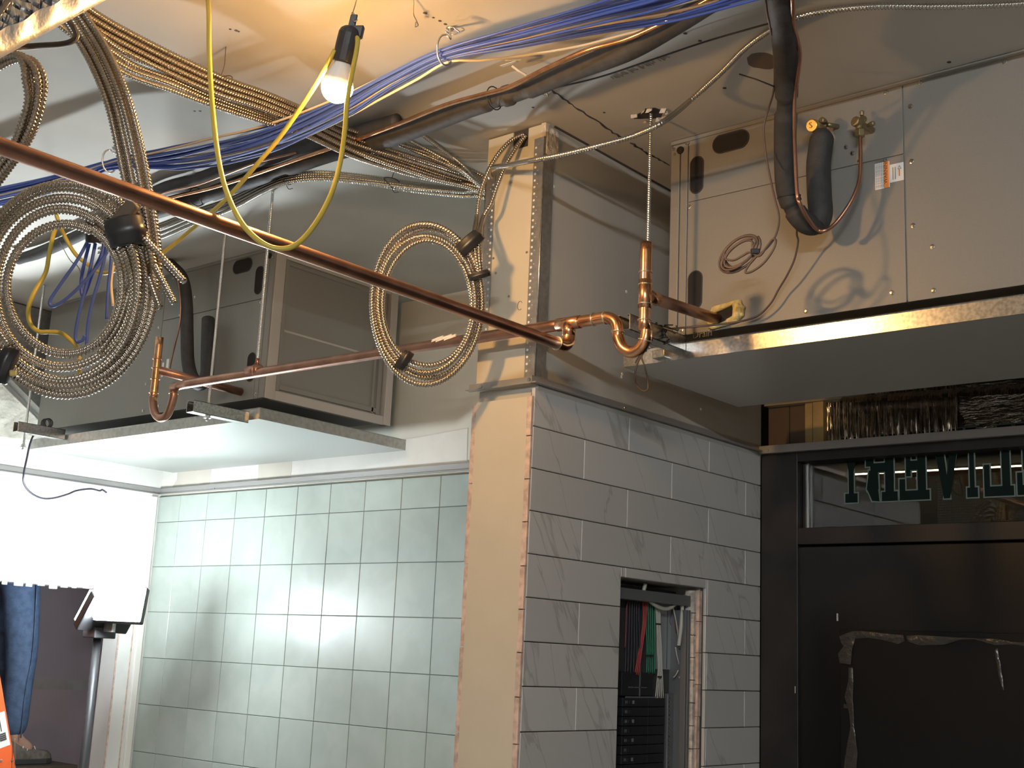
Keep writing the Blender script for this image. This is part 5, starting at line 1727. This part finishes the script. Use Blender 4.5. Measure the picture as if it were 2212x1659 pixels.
for x, y, w in ((1422, 1348, 7), (1403, 1416, 14), (1425, 1462, 5), (1475, 1320, 5), (1470, 1402, 4), (1481, 1402, 5)):
    MB().obox(PB(x, y, -2.05606 if w > 5 else -2.04850), (.004, 0, 0), (0, w * .00115, 0), (0, 0, .0022)).build('cable_tie', 'zip', ep)
y0, y1 = PB(1345, 1510, -2.05690).y, PB(1438, 1510, -2.05690).y
zt = PB(1390, 1507, -2.05690).z
zl = PB(1390, 1452, -2.06110).z
MB().box((-2.08000, y0, zt + .004), (-2.06110, y0 + (y1 - y0) * .72, zl)).build('main_lug_block', 'breaker', ep, bevel=.002)
b = MB()
for k in range(3):
    b.box((-2.06026, y0 + .03 + k * .032, zt + .026), (-2.05858, y0 + .056 + k * .032, zt + .029))
b.box((-2.06110, y0 + .018, zt - .001), (-2.05774, y1 - .03, zt + .003)).box((-2.06110, y0 + .085, zt), (-2.05858, y0 + .088, zl + .02))
b.build('lug_bar', 'panel_steel', ep)
z = zt
k = 0
while z > .96:
    br = MB().box((-2.08000, y0, z - .0246), (-2.05606, y0 + (y1 - y0) * .58, z - .001)).box((-2.07790, y0 + (y1 - y0) * .6, z - .0246), (-2.05858, y1, z - .001)).build('breaker', 'breaker', ep, bevel=.0015)
    MB().box((-2.05648, y0 + .026, z - .018), (-2.05186, y0 + .040, z - .009)).build('toggle', 'breaker', br, bevel=.001)
    mb_ = MB().box((-2.05627, y0 + .012, z - .0165), (-2.05585, y0 + .015, z - .0085)).box((-2.05627, y0 + .019, z - .0165), (-2.05585, y0 + .022, z - .0085)).box((-2.05627, y0 + .012, z - .013), (-2.05585, y0 + .022, z - .0115))
    if k % 4 in (0, 2):
        mb_.box((-2.05627, y0 + .046, z - .017), (-2.05585, y0 + .056, z - .008))
    mb_.build('rating_mark', 'breaker_mark', br)
    z -= .0254
    k += 1
nb0, nb1 = PB(1446, 1490, -2.06110).y, PB(1470, 1490, -2.06110).y
b = MB().box((-2.07790, nb0, .93), (-2.06530, nb1, zt + .012))
b.build('neutral_bar', 'panel_steel', ep, bevel=.002)
b = MB()
z = zt
while z > .96:
    b.lathe((-2.06530, nb0 + .008, z), (1, 0, 0), [(0, .0035), (.003, .003)], 6)
    b.lathe((-2.06530, nb1 - .008, z), (1, 0, 0), [(0, .0035), (.003, .003)], 6)
    z -= .012
b.build('terminal_screw', 'galv', ep)

# ------------------------------------------------------------------ orange ladder and the person beyond the doorway
XLD = -5.0
g0, g1 = PX(33, 1659, XLD), PX(0, 1465, XLD)
dv = (g1 - g0).normalized()
bot = g0 - dv * ((g0.z - .02) / dv.z)
topp = g0 + dv * ((1.72 - g0.z) / dv.z)
ld = thing('step_ladder', 'orange fibreglass step ladder at the lower left corner in the doorway', 'ladder', (XLD - .2, bot.y - .3, 0))
side = Vector((0, -1, 0)) - dv * dv.dot(Vector((0, -1, 0)))
side.normalize()
for nm, X in (('rail', XLD), ('rail', -5.46)):
    o_ = Vector((X - XLD, 0, 0))
    b = MB()
    b.obox((bot + topp) / 2 + o_ + side * .04, (topp - bot) / 2, side * .04, (.004, 0, 0))
    b.obox((bot + topp) / 2 + o_ + side * .004 + Vector((-.012 if X == XLD else .012, 0, 0)), (topp - bot) / 2, side * .004, (.014, 0, 0))
    b.obox((bot + topp) / 2 + o_ + side * .076 + Vector((-.012 if X == XLD else .012, 0, 0)), (topp - bot) / 2, side * .004, (.014, 0, 0))
    b.build(nm, 'orange', ld, bevel=.001)
    rb_, rt_ = bot + o_ + Vector((0, -.95, 0)), topp + o_ + Vector((0, -.14, 0))
    MB().obox((rb_ + rt_) / 2, (rt_ - rb_) / 2, (0, .022, 0), (.012, 0, 0)).build('rear_rail', 'orange', ld, bevel=.001)
for k in range(5):
    f = .16 + k * .19
    c_ = bot.lerp(topp, f) + side * .04
    MB().box((-5.45, c_.y - .042, c_.z - .012), (XLD - .006, c_.y + .042, c_.z + .008)).build('step', 'aluminium', ld, bevel=.002)
tc_ = topp + Vector((0, -.05, .01))
MB().box((-5.49, tc_.y - .13, 1.715), (XLD + .02, tc_.y + .07, 1.745)).build('top_cap', 'orange', ld, bevel=.006)
fx = XLD + .0045
s_a, s_b = PX(12, 1592, XLD), PX(8, 1520, XLD)
mid = (g0 + dv * .17) + side * .040
bb = MB()
sd2 = Vector((0, 0, 1))
bb.obox(Vector((fx, mid.y, mid.z)), dv * .070, side * .033, (.0006, 0, 0))
stk = bb.build('label_sheet', 'white_paper', ld)
b = MB()
for k in range(13):
    b.obox(Vector((fx + .0009, mid.y, mid.z)) - dv * .045 + dv * .0032 * k * .8 - side * .008, dv * (.0006 + .0005 * (k % 3)), side * .014, (.0002, 0, 0))
for k in range(3):
    b.obox(Vector((fx + .0009, mid.y, mid.z)) + dv * .026 + side * (.014 - k * .010), dv * .032, side * (.002 if k else .0035), (.0002, 0, 0))
b.build('printed_code', 'ink', ld)
text_mesh('AC', .075, Vector((fx + .0008, 0, 0)) + Vector((0, (g0 - dv * .02 + side * .012).y, (g0 - dv * .02 + side * .012).z)), -dv, side * -1 if False else -side, 'ink', ld, 'printed_letters', .0003)
b = MB()
for t in (.035, .05):
    q = g0 + dv * t + side * (.010 if t < .04 else .055)
    b.lathe(Vector((fx, q.y, q.z)), (1, 0, 0), [(0, .006), (.003, .004)], 10)
b.build('rivet', 'aluminium', ld)
MB().tube(spline([Vector((fx + .01, q.y, q.z)) for q in (g0 + dv * .12 - side * .012, g0 + dv * .04 + side * .004, g0 - dv * .05 + side * .03, g0 - dv * .15 + side * .07)], 8), .0022, 6).build('cord', 'wire_steel', ld, smooth=True)

plat = thing('work_platform', 'dark work platform under the shoes of the person in blue jeans', 'platform', (-5.85, 3.0, 0))
MB().box((-6.15, 2.35, .985), (-5.58, 3.50, 1.012)).build('deck', 'plywood', plat, bevel=.003)
for x_ in (-6.1, -5.63):
    for y_ in (2.42, 3.42):
        MB().box((x_ - .025, y_ - .025, 0), (x_ + .025, y_ + .025, .985)).build('leg', 'aluminium', plat)


def skin_obj(name, joints, edges, rads, m, parent, sub=2):
    org = root_loc(parent)
    me = bpy.data.meshes.new(name)
    me.from_pydata([(np.array(tuple(j)) - org).tolist() for j in joints], edges, [])
    me.materials.append(M[m])
    o = bpy.data.objects.new(name, me)
    COL.objects.link(o)
    o.parent = parent
    md = o.modifiers.new('skin', 'SKIN')
    md.use_smooth_shade = True
    for i, v in enumerate(me.skin_vertices[0].data):
        r = rads[i]
        v.radius = r if isinstance(r, tuple) else (r, r)
        v.use_root = i == 0
    s_ = o.modifiers.new('subdivision', 'SUBSURF')
    s_.levels = s_.render_levels = sub
    return o


XPn = -5.76
pe = thing('person', 'person in blue jeans and dusty lace shoes standing behind the doorway', 'person', (XPn, 3.1, 1.012))
kR, aR = PX(48, 1405, XPn + .06), PX(30, 1596, XPn + .06)
kL, aL = PX(2, 1415, XPn - .12), PX(-22, 1600, XPn - .12)
hipz = 1.93
yb = kR.y - .06
pel = Vector((XPn - .02, yb, hipz + .02))
hR, hL = Vector((XPn + .07, yb, hipz - .03)), Vector((XPn - .11, yb - .03, hipz - .03))
J = [pel, pel + Vector((0, 0, .14)), pel + Vector((0, .01, .32)), pel + Vector((0, .02, .47)), pel + Vector((0, .03, .56)), pel + Vector((0, .045, .66)), pel + Vector((0, .05, .76)),
     hR, kR, aR, aR + Vector((.01, .09, -.055)), hL, kL, aL, aL + Vector((.01, .09, -.055))]
Rr = [.115, .11, .125, .11, .05, .075, .07, .075, .052, .036, .028, .075, .052, .036, .028]
Eg = [(0, 1), (1, 2), (2, 3), (3, 4), (4, 5), (5, 6), (0, 7), (7, 8), (8, 9), (9, 10), (0, 11), (11, 12), (12, 13), (13, 14)]
for s in (1, -1):
    sh = pel + Vector((s * .17, .02, .44))
    elb = sh + Vector((s * .06, .10, -.26))
    wr = elb + Vector((-s * .05, .22, .06))
    i0 = len(J)
    J += [sh, elb, wr, wr + Vector((-s * .005, .06, .01))]
    Rr += [.058, .042, .028, (.034, .016)]
    Eg += [(3, i0), (i0, i0 + 1), (i0 + 1, i0 + 2), (i0 + 2, i0 + 3)]
    for f in range(5):
        base = wr + Vector((-s * .005 + (f - 1.5) * .018, .085 if f < 4 else .03, .01)) if f < 4 else wr + Vector((-s * .035, .035, .008))
        l = (.028, .034, .032, .024, .026)[f]
        d1 = Vector((0, l, -.004)) if f < 4 else Vector((-s * .02, l * .8, 0))
        i1 = len(J)
        J += [base, base + d1, base + d1 * 1.7 + Vector((0, 0, -.018))]
        Rr += [.0095, .0088, .0075]
        Eg += [(i0 + 3 if f < 4 else i0 + 2, i1), (i1, i1 + 1), (i1 + 1, i1 + 2)]
body = skin_obj('body', J, Eg, Rr, 'skin', pe)
# face
hd = pel + Vector((0, .05, .70))
b = MB()
b.lathe(hd + Vector((0, .085, 0)), (0, 1, -.3), [(-.02, .016), (.0, .014), (.018, .009)], 10)
b.build('nose', 'skin', pe, smooth=True)
for s in (1, -1):
    MB().lathe(hd + Vector((s * .03, .062, .03)), (0, 1, 0), [(-.01, .011), (.0, .010), (.006, .004)], 10).build('eye', 'white_paper', pe, smooth=True)
    MB().lathe(hd + Vector((s * .074, .0, .005)), (s, 0, 0), [(0, .018), (.01, .016), (.012, .01)], 10).build('ear', 'skin', pe, smooth=True)
MB().obox(hd + Vector((0, .074, -.038)), (.022, 0, 0), (0, .006, 0), (0, 0, .004)).build('mouth', 'maroon_wall', pe, bevel=.002)
b = MB()
b.lathe(hd + Vector((0, -.01, .0)), (0, -.12, 1), [(0, .080), (.03, .087), (.06, .085), (.085, .06), (.098, .02)], 16)
b.build('hair', 'hair', pe, smooth=True)
skin_obj('jeans', [pel, hR, kR, kR.lerp(aR, .4), kR.lerp(aR, 1.0), hL, kL, kL.lerp(aL, .4), kL.lerp(aL, 1.0), pel + Vector((0, 0, .08))],
         [(0, 1), (1, 2), (2, 3), (3, 4), (0, 5), (5, 6), (6, 7), (7, 8), (0, 9)], [.13, .098, .078, .066, .058, .098, .078, .066, .058, .13], 'denim', pe)
b = MB()
for k_, a_ in ((kR, aR),):
    b.tube(spline([hR + Vector((.095, .03, 0)), k_ + Vector((.079, .01, 0)), k_.lerp(a_, .45) + Vector((.066, .0, 0)), k_.lerp(a_, .98) + Vector((.060, 0, 0))], 8), .0035, 6)
b.build('side_seam', 'denim', pe, smooth=True)
skin_obj('shirt', [J[1], J[2], J[3], J[15], J[15].lerp(J[16], .9), J[24 - 0] if False else pel + Vector((-.17, .02, .44)), pel + Vector((-.23, .12, .20))],
         [(0, 1), (1, 2), (2, 3), (3, 4), (2, 5), (5, 6)], [.135, .145, .125, .07, .055, .07, .055], 'shirt', pe)
for s, a_ in ((1, aR), (-1, aL)):
    z0 = 1.013
    y0_ = a_.y
    x0_ = a_.x
    sl = MB()
    outl = [(-.085, -.035), (-.09, 0), (-.085, .035), (-.02, .042), (.08, .048), (.15, .050), (.19, .030), (.20, 0), (.19, -.030), (.15, -.048), (.08, -.044), (-.02, -.038)]
    sl.prism([(x0_ + v, y0_ + u, z0) for u, v in outl], (0, 0, .026))
    sl.build('shoe_sole', 'sole', pe, bevel=.004)
    vs, fs = [], []
    sec = [(-.08, .036, .07), (-.04, .040, .085), (.0, .040, .090), (.045, .042, .072), (.09, .046, .050), (.14, .047, .040), (.175, .036, .034), (.192, .018, .022)]
    for u, w, h in sec:
        for t in np.linspace(0, math.pi, 11):
            vs.append((x0_ + w * math.cos(t), y0_ + u, z0 + .024 + h * math.sin(t) ** .8))
    for i in range(len(sec) - 1):
        for j in range(10):
            fs.append((i * 11 + j, i * 11 + j + 1, (i + 1) * 11 + j + 1, (i + 1) * 11 + j))
    fs += [tuple(range(11)), tuple((len(sec) - 1) * 11 + j for j in range(11))]
    up_ = MB().add(vs, fs).build('shoe_upper', 'shoe', pe, smooth=True)
    lc = MB()
    for k in range(4):
        u = .035 + k * .022
        h = .024 + (.079, .068, .058, .05)[k]
        lc.tube(spline([(x0_ - .026, y0_ + u, z0 + h - .016), (x0_, y0_ + u + .006, z0 + h + .004), (x0_ + .028, y0_ + u, z0 + h - .018), (x0_ + .036, y0_ + u - .004, z0 + h - .030)], 5), .003, 6)
    lc.build('lace', 'white_paper', up_, smooth=True)

fb = thing('foil_duct', 'silver bubble foil wrapped duct under the ceiling behind the camera', 'duct', (-2.9, -1.6, 2.62))
MB().box((-3.47, -1.9, 2.60), (-2.2, -1.45, 2.97)).build('duct_wrap', 'foil_bubble', fb, bevel=.02)
wf_ = thing('timber_bracing', 'raw pine framing standing in front of the foil duct behind the camera', 'wood frame', (-3.0, -1.0, 0))
for x0_, x1_, z0_, z1_ in ((-3.06, -3.0, .0, 2.95), (-3.3, -2.9, 2.45, 2.75), (-2.75, -3.05, 2.45, 2.75)):
    q0, q1 = Vector((x0_, -1.2, z0_)), Vector((x1_, -1.2, z1_))
    d_ = (q1 - q0).normalized()
    MB().obox((q0 + q1) / 2, (q1 - q0) / 2, (0, .045, 0), d_.cross(Vector((0, 1, 0))) * .019).build('board', 'wood_yellow', wf_, bevel=.002)
